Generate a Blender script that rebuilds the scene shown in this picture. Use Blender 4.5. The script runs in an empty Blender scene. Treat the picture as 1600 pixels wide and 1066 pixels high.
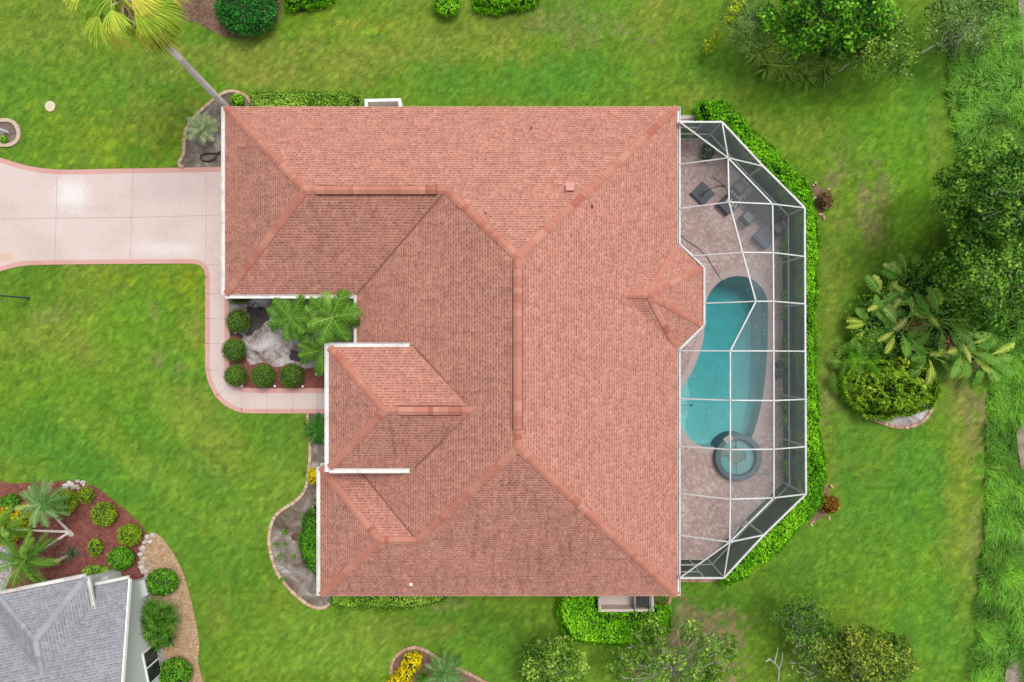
import bpy, math, random
import numpy as np
from mathutils import Vector
from mathutils.geometry import tessellate_polygon
R = math.radians
random.seed(7)
rng = np.random.default_rng(7)
scene = bpy.context.scene
COL = scene.collection

# ------------------------------------------------------------------ camera, sky, sun, exposure
CAMZ = 38.0
PPM = 28.0                                   # photograph pixels (1600 wide) per metre at ground level
cam = bpy.data.cameras.new('camera')
cam.sensor_width = 36.0
cam.lens = 36.0 * CAMZ * PPM / 1600.0
cam.clip_start = 0.5
cam.clip_end = 2000.0
cam_ob = bpy.data.objects.new('camera', cam)
cam_ob.location = (0, 0, CAMZ)
COL.objects.link(cam_ob)
scene.camera = cam_ob

SUN_EL, SUN_AZ = 66.0, 35.0                  # azimuth clockwise from +Y (top of the picture)
world = bpy.data.worlds.new('World')
scene.world = world
world.use_nodes = True
wn = world.node_tree.nodes
wl = world.node_tree.links
sky = wn.new('ShaderNodeTexSky')
sky.sky_type = 'NISHITA'
sky.sun_disc = False
sky.sun_elevation = R(SUN_EL)
sky.sun_rotation = R(SUN_AZ)
sky.air_density = 1.0
sky.dust_density = 3.0
hs = wn.new('ShaderNodeHueSaturation')
hs.inputs['Saturation'].default_value = 0.35   # overcast: a paler sky
wl.new(sky.outputs[0], hs.inputs['Color'])
wl.new(hs.outputs[0], wn['Background'].inputs['Color'])
wn['Background'].inputs['Strength'].default_value = 0.135

sun = bpy.data.lights.new('sun', 'SUN')
sun.energy = 1.3
sun.angle = R(22)
sun.color = (1.0, 0.96, 0.9)
sun_ob = bpy.data.objects.new('sun', sun)
sd = Vector((math.sin(R(SUN_AZ)) * math.cos(R(SUN_EL)), math.cos(R(SUN_AZ)) * math.cos(R(SUN_EL)), math.sin(R(SUN_EL))))
sun_ob.rotation_euler = sd.to_track_quat('Z', 'Y').to_euler()
sun_ob.location = sd * 60
COL.objects.link(sun_ob)

scene.view_settings.view_transform = 'Standard'
scene.view_settings.look = 'None'
scene.view_settings.exposure = 0.66
scene.view_settings.gamma = 1.0
scene.render.engine = 'CYCLES'
scene.cycles.max_bounces = 6
scene.cycles.transparent_max_bounces = 16
scene.cycles.caustics_reflective = False
scene.cycles.caustics_refractive = False
scene.cycles.use_denoising = True
scene.cycles.denoiser = 'OPENIMAGEDENOISE'
scene.cycles.denoising_input_passes = 'RGB_ALBEDO_NORMAL'
scene.cycles.denoising_prefilter = 'NONE'

EXPO = 1.6                                   # how bright a white level surface renders, for choosing albedos


def lin(c):
    c = c / 255.0
    return c / 12.92 if c <= 0.04045 else ((c + 0.055) / 1.055) ** 2.4


def A(r, g, b, e=EXPO):
    """albedo of a level surface that reads as this sRGB value in the photograph"""
    return (min(0.85, lin(r) / e), min(0.85, lin(g) / e), min(0.85, lin(b) / e))


def P(px, py, z=0.0):
    s = (CAMZ - z) / CAMZ / PPM
    return ((px - 800.0) * s, (533.0 - py) * s, z)


def PP(pts, z=0.0):
    return [P(a, b, z)[:2] for a, b in pts]


# ------------------------------------------------------------------ numpy helpers
def _h(ix, iy, seed):
    s = np.sin(ix * 127.1 + iy * 311.7 + seed * 74.7) * 43758.5453
    return s - np.floor(s)


def vn(x, y, seed=0):
    x = np.asarray(x, float); y = np.asarray(y, float)
    xi = np.floor(x); yi = np.floor(y)
    fx = x - xi; fy = y - yi
    fx = fx * fx * (3 - 2 * fx); fy = fy * fy * (3 - 2 * fy)
    a = _h(xi, yi, seed); b = _h(xi + 1, yi, seed); c = _h(xi, yi + 1, seed); d = _h(xi + 1, yi + 1, seed)
    return a + (b - a) * fx + (c - a) * fy + (a - b - c + d) * fx * fy


def fbm(x, y, seed=0, oct=4):
    t = 0; amp = 0.5; n = 0
    for i in range(oct):
        t = t + amp * vn(np.asarray(x) * 2 ** i, np.asarray(y) * 2 ** i, seed + i * 3); n += amp; amp *= 0.55
    return t / n


def inpoly(x, y, poly):
    x = np.asarray(x); y = np.asarray(y)
    r = np.zeros(x.shape, bool)
    n = len(poly)
    for i in range(n):
        x0, y0 = poly[i]; x1, y1 = poly[(i + 1) % n]
        if y0 == y1:
            continue
        c = ((y0 > y) != (y1 > y)) & (x < (x1 - x0) * (y - y0) / (y1 - y0) + x0)
        r ^= c
    return r


def edgedist(x, y, poly, closed=True):
    d = np.full(np.shape(x), 1e9)
    n = len(poly)
    for i in range(n if closed else n - 1):
        x0, y0 = poly[i]; x1, y1 = poly[(i + 1) % n]
        dx, dy = x1 - x0, y1 - y0
        L = dx * dx + dy * dy + 1e-12
        t = np.clip(((x - x0) * dx + (y - y0) * dy) / L, 0, 1)
        d = np.minimum(d, np.hypot(x - x0 - t * dx, y - y0 - t * dy))
    return d


def smooth(pts, n=8, closed=False):
    """Catmull-Rom through 2-D or 3-D points"""
    p = [np.array(q, float) for q in pts]
    m = len(p)
    out = []
    for i in range(m if closed else m - 1):
        p1 = p[i]; p2 = p[(i + 1) % m]
        p0 = p[i - 1] if (closed or i > 0) else 2 * p1 - p2
        p3 = p[(i + 2) % m] if (closed or i + 2 < m) else 2 * p2 - p1
        for k in range(n):
            t = k / n
            out.append(0.5 * (2 * p1 + (p2 - p0) * t + (2 * p0 - 5 * p1 + 4 * p2 - p3) * t * t + (3 * p1 - p0 - 3 * p2 + p3) * t ** 3))
    if not closed:
        out.append(p[-1])
    return [tuple(q) for q in out]


# ------------------------------------------------------------------ mesh builder
class MB:
    def __init__(s):
        s.V = []; s.F = []; s.n = 0; s.T = []; s.C = []; s.UV = []; s.hasuv = False; s.S = []

    def add(s, verts, faces, tint=0.5, col=None, uv=None, stain=0.0):
        """faces: list of index tuples"""
        verts = np.asarray(verts, float).reshape(-1, 3)
        s.V.append(verts)
        for k, f in enumerate(faces):
            s.F.append(tuple(int(i) + s.n for i in f))
            s.T.append(tint[k] if hasattr(tint, '__len__') else tint)
            s.C.append(col[k] if (col is not None and hasattr(col[0], '__len__')) else (col or (0.5, 0.5, 0.5)))
            s.S.append(stain)
            if uv is not None:
                s.hasuv = True
                s.UV.append([uv[i] for i in f])
            else:
                s.UV.append([(0, 0)] * len(f))
        s.n += len(verts)

    def box(s, c, d, rz=0.0, tint=0.5, col=None):
        x, y, z = [v / 2 for v in d]
        v = np.array([(-x, -y, -z), (x, -y, -z), (x, y, -z), (-x, y, -z), (-x, -y, z), (x, -y, z), (x, y, z), (-x, y, z)])
        if rz:
            co, si = math.cos(rz), math.sin(rz)
            v = np.stack([v[:, 0] * co - v[:, 1] * si, v[:, 0] * si + v[:, 1] * co, v[:, 2]], 1)
        s.add(v + np.array(c), [(0, 3, 2, 1), (4, 5, 6, 7), (0, 1, 5, 4), (1, 2, 6, 5), (2, 3, 7, 6), (3, 0, 4, 7)], tint, col)

    def bar(s, a, b, w, h, tint=0.5):
        a = np.array(a, float); b = np.array(b, float)
        d = b - a; d /= np.linalg.norm(d)
        up = np.array((0, 0, 1.0)) if abs(d[2]) < 0.95 else np.array((0, 1.0, 0))
        sx = np.cross(d, up); sx /= np.linalg.norm(sx)
        sy = np.cross(sx, d)
        v = []
        for q in (a, b):
            for i, j in ((-1, -1), (1, -1), (1, 1), (-1, 1)):
                v.append(q + sx * i * w / 2 + sy * j * h / 2)
        s.add(v, [(0, 1, 2, 3), (7, 6, 5, 4), (0, 4, 5, 1), (1, 5, 6, 2), (2, 6, 7, 3), (3, 7, 4, 0)], tint)

    def tube(s, pts, r0, r1=None, sides=7, tint=0.5, cap=True):
        r1 = r0 if r1 is None else r1
        p = [np.array(q, float) for q in pts]
        n = len(p)
        V = []
        for i in range(n):
            d = p[min(i + 1, n - 1)] - p[max(i - 1, 0)]
            d /= (np.linalg.norm(d) + 1e-9)
            up = np.array((0, 0, 1.0)) if abs(d[2]) < 0.9 else np.array((1.0, 0, 0))
            sx = np.cross(d, up); sx /= np.linalg.norm(sx); sy = np.cross(sx, d)
            r = r0 + (r1 - r0) * i / (n - 1)
            for k in range(sides):
                a = 2 * math.pi * k / sides
                V.append(p[i] + sx * math.cos(a) * r + sy * math.sin(a) * r)
        F = []
        for i in range(n - 1):
            for k in range(sides):
                k2 = (k + 1) % sides
                F.append((i * sides + k, i * sides + k2, (i + 1) * sides + k2, (i + 1) * sides + k))
        if cap:
            F.append(tuple(range(sides))[::-1]); F.append(tuple((n - 1) * sides + k for k in range(sides)))
        s.add(V, F, tint)

    def lathe(s, c, prof, sides=20, tint=0.5):
        V = []
        for r, z in prof:
            for k in range(sides):
                a = 2 * math.pi * k / sides
                V.append((c[0] + r * math.cos(a), c[1] + r * math.sin(a), c[2] + z))
        F = []
        for i in range(len(prof) - 1):
            for k in range(sides):
                k2 = (k + 1) % sides
                F.append((i * sides + k, i * sides + k2, (i + 1) * sides + k2, (i + 1) * sides + k))
        F.append(tuple((len(prof) - 1) * sides + k for k in range(sides)))
        s.add(V, F, tint)

    def blob(s, c, r, tint=0.5, seg=10, rings=6, seed=0, rough=0.15):
        V = []; F = []
        for i in range(rings + 1):
            th = math.pi * i / rings
            for k in range(seg):
                a = 2 * math.pi * k / seg
                q = 1 + rough * (float(vn(math.cos(a) * 2 + seed, math.cos(th) * 2 + math.sin(a) * 2, seed)) - 0.5) * 2
                V.append((c[0] + r[0] * q * math.sin(th) * math.cos(a), c[1] + r[1] * q * math.sin(th) * math.sin(a), c[2] + r[2] * q * math.cos(th)))
        for i in range(rings):
            for k in range(seg):
                k2 = (k + 1) % seg
                F.append((i * seg + k, (i + 1) * seg + k, (i + 1) * seg + k2, i * seg + k2))
        s.add(V, F, tint)

    def poly(s, pts, z, holes=(), tint=0.5):
        loops = [[Vector((a, b, 0)) for a, b in pts]] + [[Vector((a, b, 0)) for a, b in h] for h in holes]
        flat = [v for l in loops for v in l]
        tris = tessellate_polygon(loops)
        T = []
        for t in tris:
            a, b, c = (flat[i] for i in t)
            if (b - a).cross(c - a).z < 0:
                t = (t[0], t[2], t[1])
            T.append(t)
        s.add([(v.x, v.y, z) for v in flat], T, tint)

    def prism(s, pts, z0, z1, tint=0.5):
        n = len(pts)
        ar = sum(pts[i][0] * pts[(i + 1) % n][1] - pts[(i + 1) % n][0] * pts[i][1] for i in range(n))
        if ar < 0:
            pts = pts[::-1]
        s.poly(pts, z1, tint=tint)
        V = [(a, b, z0) for a, b in pts] + [(a, b, z1) for a, b in pts]
        s.add(V, [(i, (i + 1) % n, n + (i + 1) % n, n + i) for i in range(n)], tint)

    def ribbon(s, pts, w, z, h=0.0, tint=0.5, closed=False):
        """flat strip (or low kerb of height h) along a 2-D polyline"""
        p = [np.array(q[:2], float) for q in pts]
        n = len(p)
        L = []; Rr = []
        for i in range(n):
            a = p[i - 1] if (i > 0 or closed) else p[i]
            b = p[(i + 1) % n] if (i < n - 1 or closed) else p[i]
            d = b - a; d /= (np.linalg.norm(d) + 1e-9)
            nn = np.array((-d[1], d[0]))
            L.append(p[i] + nn * w / 2); Rr.append(p[i] - nn * w / 2)
        V = [(q[0], q[1], z + h) for q in L] + [(q[0], q[1], z + h) for q in Rr]
        m = n if closed else n - 1
        F = [(i, n + i, n + (i + 1) % n, (i + 1) % n) for i in range(m)]
        if h > 0:
            V += [(q[0], q[1], z) for q in L] + [(q[0], q[1], z) for q in Rr]
            F += [(i, (i + 1) % n, 2 * n + (i + 1) % n, 2 * n + i) for i in range(m)]
            F += [(n + (i + 1) % n, n + i, 3 * n + i, 3 * n + (i + 1) % n) for i in range(m)]
            if not closed:
                F += [(0, 2 * n, 3 * n, n), (n - 1, 2 * n - 1, 4 * n - 1, 3 * n - 1)]
        s.add(V, F, tint)

    def build(s, name, mat, parent=None, origin=None, smooth=False):
        V = np.concatenate(s.V) if s.V else np.zeros((0, 3))
        if origin is None:
            origin = world_loc(parent) if parent else (0, 0, 0)
        V = V - np.array(origin)
        me = bpy.data.meshes.new(name)
        me.from_pydata(V.tolist(), [], s.F)
        at = me.attributes.new('tint', 'FLOAT', 'FACE')
        at.data.foreach_set('value', np.array(s.T, np.float32))
        at = me.attributes.new('stain', 'FLOAT', 'FACE')
        at.data.foreach_set('value', np.array(s.S, np.float32))
        if s.hasuv:
            uv = me.uv_layers.new(name='UVMap')
            flat = [c for f in s.UV for q in f for c in q]
            uv.data.foreach_set('uv', np.array(flat, np.float32))
        if smooth:
            me.polygons.foreach_set('use_smooth', [True] * len(me.polygons))
        me.materials.append(mat)
        return link(name, me, parent, origin)


class LB:
    """fast builder for many small quads (leaves, blades): numpy chunks, a tint per face and an optional colour per face"""
    def __init__(s):
        s.Q = []; s.T = []; s.C = []

    def quads(s, v, tint, col=None):          # v: (n,4,3)
        s.Q.append(np.asarray(v, np.float32)); n = len(v)
        s.T.append(np.broadcast_to(np.asarray(tint, np.float32), (n,)))
        if col is not None:
            s.C.append(np.asarray(col, np.float32))

    def leaves(s, C, N, size, aspect, tint, jit=0.6):
        n = len(C)
        N = N + rng.normal(0, jit, (n, 3)); N /= np.linalg.norm(N, axis=1)[:, None] + 1e-9
        r = rng.normal(0, 1, (n, 3))
        U = np.cross(N, r); U /= np.linalg.norm(U, axis=1)[:, None] + 1e-9
        W = np.cross(N, U)
        L = (size * rng.uniform(0.7, 1.3, n))[:, None] if np.ndim(size) == 0 else (size * rng.uniform(0.75, 1.25, n))[:, None]
        a = C - U * L * 0.5; b = C + W * L * aspect * 0.5 + N * L * 0.08; c = C + U * L * 0.5; d = C - W * L * aspect * 0.5 + N * L * 0.08
        s.quads(np.stack([a, b, c, d], 1), tint)

    def strips(s, pts, wid, side, tint):
        """pts (n,k,3) blades, wid (n,k) half widths, side (n,3) or (n,k,3)"""
        n, k, _ = pts.shape
        if side.ndim == 2:
            side = np.repeat(side[:, None, :], k, 1)
        Lf = pts - side * wid[..., None]; Rt = pts + side * wid[..., None]
        tint = np.broadcast_to(np.asarray(tint, np.float32), (n,))
        for i in range(k - 1):
            s.quads(np.stack([Lf[:, i], Rt[:, i], Rt[:, i + 1], Lf[:, i + 1]], 1), tint)

    def build(s, name, mat, parent=None, origin=None):
        Q = np.concatenate(s.Q)
        if origin is None:
            origin = world_loc(parent) if parent else (0, 0, 0)
        n = len(Q)
        V = (Q.reshape(-1, 3) - np.array(origin, np.float32)).astype(np.float32)
        me = bpy.data.meshes.new(name)
        me.vertices.add(4 * n); me.vertices.foreach_set('co', V.ravel())
        me.loops.add(4 * n); me.loops.foreach_set('vertex_index', np.arange(4 * n, dtype=np.int32))
        me.polygons.add(n); me.polygons.foreach_set('loop_start', np.arange(0, 4 * n, 4, dtype=np.int32))
        me.update(calc_edges=True)
        at = me.attributes.new('tint', 'FLOAT', 'FACE')
        at.data.foreach_set('value', np.concatenate(s.T))
        if s.C:
            at = me.attributes.new('col', 'FLOAT_COLOR', 'FACE')
            c = np.concatenate(s.C); c = np.concatenate([c, np.ones((len(c), 1), np.float32)], 1)
            at.data.foreach_set('color', c.ravel())
        me.materials.append(mat)
        return link(name, me, parent, origin)


LOC = {}


def world_loc(o):
    return LOC.get(o.name, (0, 0, 0))


def link(name, data, parent=None, origin=(0, 0, 0)):
    o = bpy.data.objects.new(name, data)
    COL.objects.link(o)
    if parent:
        o.parent = parent
        LOC[o.name] = world_loc(parent)
        w = world_loc(parent)
        o.location = (origin[0] - w[0], origin[1] - w[1], origin[2] - w[2])
    else:
        o.location = origin
        LOC[o.name] = tuple(origin)
    return o


def tag(o, label, cat, group=None, kind=None):
    o['label'] = label; o['category'] = cat
    if group: o['group'] = group
    if kind: o['kind'] = kind
    return o


def thing(name, label, cat, loc, group=None):
    o = bpy.data.objects.new(name, None)
    COL.objects.link(o)
    o.empty_display_size = 0.2
    o.location = loc
    LOC[o.name] = tuple(loc)
    return tag(o, label, cat, group)


def copy_tree(o, parent=None):
    c = o.copy(); COL.objects.link(c)
    if parent: c.parent = parent
    for ch in list(o.children):
        copy_tree(ch, c)
    return c


def struct(o):
    o['kind'] = 'structure'
    return o


# ------------------------------------------------------------------ materials
def newmat(name):
    m = bpy.data.materials.new(name); m.use_nodes = True
    nt = m.node_tree
    return m, nt.nodes, nt.links, nt.nodes['Principled BSDF']


def N(nodes, t, **kw):
    n = nodes.new(t)
    for k, v in kw.items():
        setattr(n, k, v)
    return n


def math_n(nodes, links, op, a, b=None, c=None, clamp=False):
    n = nodes.new('ShaderNodeMath'); n.operation = op; n.use_clamp = clamp
    for i, v in enumerate((a, b, c)):
        if v is None: continue
        if hasattr(v, 'links'): links.new(v, n.inputs[i])
        else: n.inputs[i].default_value = v
    return n.outputs[0]


def mix_c(nodes, links, f, a, b, mode='MIX'):
    n = nodes.new('ShaderNodeMix'); n.data_type = 'RGBA'; n.blend_type = mode
    for i, v in ((0, f), (6, a), (7, b)):
        if hasattr(v, 'links'): links.new(v, n.inputs[i])
        elif i == 0: n.inputs[0].default_value = v
        else: n.inputs[i].default_value = (*v[:3], 1)
    return n.outputs[2]


def noise_n(nodes, links, vec, scale, detail=3, rough=0.55, dist=0.0):
    n = nodes.new('ShaderNodeTexNoise'); n.inputs['Scale'].default_value = scale
    n.inputs['Detail'].default_value = detail; n.inputs['Roughness'].default_value = rough
    n.inputs['Distortion'].default_value = dist
    if vec is not None: links.new(vec, n.inputs['Vector'])
    return n.outputs[0]


def ramp_n(nodes, links, fac, stops):
    n = nodes.new('ShaderNodeValToRGB')
    el = n.color_ramp.elements
    while len(el) < len(stops): el.new(0.5)
    for e, (p, c) in zip(el, stops):
        e.position = p; e.color = (*c[:3], 1) if hasattr(c, '__len__') else (c, c, c, 1)
    links.new(fac, n.inputs[0])
    return n.outputs[0]


def bump_n(nodes, links, bsdf, h, strength=0.3, dist=0.02):
    n = nodes.new('ShaderNodeBump'); n.inputs['Strength'].default_value = strength; n.inputs['Distance'].default_value = dist
    links.new(h, n.inputs['Height']); links.new(n.outputs[0], bsdf.inputs['Normal'])


def plain(name, c, rough=0.6, var=0.12, scale=3.0, metal=0.0, bump=0.0, dirt=None, dirt_amt=0.5):
    m, nd, lk, b = newmat(name)
    tc = nd.new('ShaderNodeTexCoord').outputs['Object']
    f = noise_n(nd, lk, tc, scale, 5)
    col = ramp_n(nd, lk, f, [(0.25, tuple(x * (1 - var) for x in c)), (0.75, tuple(min(0.9, x * (1 + var)) for x in c))])
    if dirt:
        d = noise_n(nd, lk, tc, scale * 0.37, 4, 0.65)
        d = math_n(nd, lk, 'MULTIPLY', ramp_n(nd, lk, d, [(0.48, 0.0), (0.7, 1.0)]), dirt_amt)
        col = mix_c(nd, lk, d, col, dirt)
    lk.new(col, b.inputs['Base Color'])
    b.inputs['Roughness'].default_value = rough; b.inputs['Metallic'].default_value = metal
    if bump: bump_n(nd, lk, b, noise_n(nd, lk, tc, scale * 8, 4), bump)
    return m


def tinted(name, stops, rough=0.6, trans=0.0, spec=0.3):
    """colour from the per-face tint"""
    m, nd, lk, b = newmat(name)
    at = N(nd, 'ShaderNodeAttribute', attribute_name='tint')
    col = ramp_n(nd, lk, at.outputs['Fac'], stops)
    lk.new(col, b.inputs['Base Color']); b.inputs['Roughness'].default_value = rough
    b.inputs['Specular IOR Level'].default_value = spec
    if trans:
        t = nd.new('ShaderNodeBsdfTranslucent'); lk.new(col, t.inputs[0])
        mx = nd.new('ShaderNodeMixShader'); mx.inputs[0].default_value = trans
        lk.new(b.outputs[0], mx.inputs[1]); lk.new(t.outputs[0], mx.inputs[2])
        lk.new(mx.outputs[0], nd['Material Output'].inputs['Surface'])
    return m


def shingle(name, light, dark, stain, warm, cool):
    m, nd, lk, b = newmat(name)
    uv = nd.new('ShaderNodeUVMap')
    sep = nd.new('ShaderNodeSeparateXYZ'); lk.new(uv.outputs[0], sep.inputs[0])
    u, v = sep.outputs[0], sep.outputs[1]
    vr = math_n(nd, lk, 'DIVIDE', v, 0.145)
    row = math_n(nd, lk, 'FLOOR', vr); fv = math_n(nd, lk, 'FRACT', vr)
    w1 = N(nd, 'ShaderNodeTexWhiteNoise', noise_dimensions='1D'); lk.new(row, w1.inputs['W'])
    uc = math_n(nd, lk, 'MULTIPLY_ADD', w1.outputs['Value'], 13.0, math_n(nd, lk, 'DIVIDE', u, 0.26))
    wob = noise_n(nd, lk, uv.outputs[0], 2.3, 1)
    uc = math_n(nd, lk, 'MULTIPLY_ADD', wob, 1.6, uc)
    cell = math_n(nd, lk, 'FLOOR', uc)
    cb = nd.new('ShaderNodeCombineXYZ'); lk.new(cell, cb.inputs[0]); lk.new(row, cb.inputs[1])
    w2 = N(nd, 'ShaderNodeTexWhiteNoise', noise_dimensions='2D'); lk.new(cb.outputs[0], w2.inputs['Vector'])
    s2 = nd.new('ShaderNodeSeparateColor'); lk.new(w2.outputs['Color'], s2.inputs[0])
    tab = math_n(nd, lk, 'LESS_THAN', math_n(nd, lk, 'FRACT', uc), math_n(nd, lk, 'MULTIPLY_ADD', w2.outputs['Value'], 0.5, 0.38))
    low = math_n(nd, lk, 'LESS_THAN', fv, 0.46)
    dash = math_n(nd, lk, 'MULTIPLY', tab, low)
    edge = math_n(nd, lk, 'LESS_THAN', fv, 0.2)
    dk = math_n(nd, lk, 'MAXIMUM', math_n(nd, lk, 'MULTIPLY', dash, math_n(nd, lk, 'MULTIPLY_ADD', s2.outputs[2], 0.45, 0.42)), math_n(nd, lk, 'MULTIPLY', edge, 0.2))
    big = noise_n(nd, lk, uv.outputs[0], 0.55, 4, 0.6)
    med = noise_n(nd, lk, uv.outputs[0], 2.2, 3, 0.6)
    base = mix_c(nd, lk, ramp_n(nd, lk, med, [(0.35, 0.0), (0.68, 1.0)]), light, warm)
    base = mix_c(nd, lk, math_n(nd, lk, 'MULTIPLY', ramp_n(nd, lk, big, [(0.42, 0.0), (0.75, 1.0)]), 0.6), base, cool)
    col = mix_c(nd, lk, dk, base, dark)
    # per-tab brightness
    br = math_n(nd, lk, 'MULTIPLY_ADD', s2.outputs[1], 0.26, 0.87)
    gr = math_n(nd, lk, 'MULTIPLY_ADD', noise_n(nd, lk, uv.outputs[0], 60, 2), 0.3, 0.85)
    hs = nd.new('ShaderNodeHueSaturation'); lk.new(col, hs.inputs['Color']); lk.new(math_n(nd, lk, 'MULTIPLY', br, gr), hs.inputs['Value'])
    # algae: streaks that run down the slope, stronger on the weathered faces
    st = N(nd, 'ShaderNodeAttribute', attribute_name='stain').outputs['Fac']
    mp = nd.new('ShaderNodeMapping'); lk.new(uv.outputs[0], mp.inputs[0]); mp.inputs['Scale'].default_value = (3.4, 0.5, 1)
    sn = noise_n(nd, lk, mp.outputs[0], 1.0, 5, 0.7)
    sb = noise_n(nd, lk, uv.outputs[0], 0.32, 3, 0.6)
    sv = math_n(nd, lk, 'ADD', math_n(nd, lk, 'MULTIPLY', ramp_n(nd, lk, sn, [(0.5, 0.0), (0.68, 1.0)]), 0.72), math_n(nd, lk, 'MULTIPLY', ramp_n(nd, lk, sb, [(0.3, 0.0), (0.7, 1.0)]), 0.36))
    sv = math_n(nd, lk, 'MULTIPLY', math_n(nd, lk, 'MULTIPLY', sv, st), math_n(nd, lk, 'MULTIPLY_ADD', dash, 0.5, 0.62), clamp=True)
    col = mix_c(nd, lk, sv, hs.outputs[0], stain)
    lk.new(col, b.inputs['Base Color']); b.inputs['Roughness'].default_value = 0.9
    b.inputs['Specular IOR Level'].default_value = 0.15
    hh = math_n(nd, lk, 'MULTIPLY_ADD', dash, -0.6, math_n(nd, lk, 'MULTIPLY', fv, -0.5))
    bump_n(nd, lk, b, hh, 0.35, 0.012)
    return m


def lawn_mat():
    m, nd, lk, b = newmat('lawn')
    tc = nd.new('ShaderNodeTexCoord').outputs['Object']
    at = N(nd, 'ShaderNodeAttribute', attribute_name='col')
    f1 = noise_n(nd, lk, tc, 13, 6, 0.75, 0.4); f2 = noise_n(nd, lk, tc, 34, 3, 0.7)
    v = math_n(nd, lk, 'MULTIPLY_ADD', f1, 1.0, math_n(nd, lk, 'MULTIPLY_ADD', f2, 0.9, -0.05))
    hs = nd.new('ShaderNodeHueSaturation'); lk.new(at.outputs['Color'], hs.inputs['Color'])
    lk.new(math_n(nd, lk, 'MULTIPLY_ADD', v, 1.1, 0.0), hs.inputs['Value'])
    lk.new(math_n(nd, lk, 'MULTIPLY_ADD', f1, 0.05, 0.475), hs.inputs['Hue'])
    lk.new(hs.outputs[0], b.inputs['Base Color']); b.inputs['Roughness'].default_value = 0.95
    b.inputs['Specular IOR Level'].default_value = 0.02
    bump_n(nd, lk, b, f2, 0.5, 0.03)
    return m


def blade_mat(name='grass blades', trans=0.25):
    m, nd, lk, b = newmat(name)
    at = N(nd, 'ShaderNodeAttribute', attribute_name='col')
    lk.new(at.outputs['Color'], b.inputs['Base Color']); b.inputs['Roughness'].default_value = 0.7
    b.inputs['Specular IOR Level'].default_value = 0.05
    t = nd.new('ShaderNodeBsdfTranslucent'); lk.new(at.outputs['Color'], t.inputs[0])
    mx = nd.new('ShaderNodeMixShader'); mx.inputs[0].default_value = trans
    lk.new(b.outputs[0], mx.inputs[1]); lk.new(t.outputs[0], mx.inputs[2]); lk.new(mx.outputs[0], nd['Material Output'].inputs['Surface'])
    return m


def paver_mat():
    m, nd, lk, b = newmat('pavers')
    tc = nd.new('ShaderNodeTexCoord').outputs['Object']
    outs = []
    for rot, off in ((R(45), 0.5), (R(-45), 0.5)):
        mp = nd.new('ShaderNodeMapping'); lk.new(tc, mp.inputs[0]); mp.inputs['Rotation'].default_value = (0, 0, rot)
        br = nd.new('ShaderNodeTexBrick'); lk.new(mp.outputs[0], br.inputs['Vector'])
        br.inputs['Scale'].default_value = 1.0; br.inputs['Brick Width'].default_value = 0.2; br.inputs['Row Height'].default_value = 0.1
        br.inputs['Mortar Size'].default_value = 0.006; br.inputs['Bias'].default_value = -0.15
        br.inputs['Color1'].default_value = (0, 0, 0, 1); br.inputs['Color2'].default_value = (1, 1, 1, 1); br.inputs['Mortar'].default_value = (0.1, 0.1, 0.1, 1)
        outs.append(br.outputs['Color'])
    sel = ramp_n(nd, lk, noise_n(nd, lk, tc, 1.7, 1), [(0.49, 0.0), (0.51, 1.0)])
    v = mix_c(nd, lk, sel, outs[0], outs[1])
    big = noise_n(nd, lk, tc, 0.8, 4, 0.6)
    vv = math_n(nd, lk, 'MULTIPLY_ADD', big, 0.8, math_n(nd, lk, 'MULTIPLY', v, 0.55))
    col = ramp_n(nd, lk, vv, [(0.25, A(184, 152, 146)), (0.5, A(206, 177, 169)), (0.72, A(218, 192, 183)), (0.92, A(238, 220, 206))])
    fine = noise_n(nd, lk, tc, 40, 3)
    hs = nd.new('ShaderNodeHueSaturation'); lk.new(col, hs.inputs['Color']); lk.new(math_n(nd, lk, 'MULTIPLY_ADD', fine, 0.3, 0.87), hs.inputs['Value'])
    lk.new(hs.outputs[0], b.inputs['Base Color']); b.inputs['Roughness'].default_value = 0.85
    return m


def ground_mix(name, stops, scale, fine=25, bump=0.5, extra=None):
    m, nd, lk, b = newmat(name)
    tc = nd.new('ShaderNodeTexCoord').outputs['Object']
    f = noise_n(nd, lk, tc, scale, 6, 0.65, 0.6)
    g = noise_n(nd, lk, tc, fine, 4, 0.7)
    fg = math_n(nd, lk, 'MULTIPLY_ADD', g, 0.35, math_n(nd, lk, 'MULTIPLY', f, 0.75))
    col = ramp_n(nd, lk, fg, stops)
    lk.new(col, b.inputs['Base Color']); b.inputs['Roughness'].default_value = 0.95
    bump_n(nd, lk, b, g, bump, 0.03)
    return m


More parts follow.
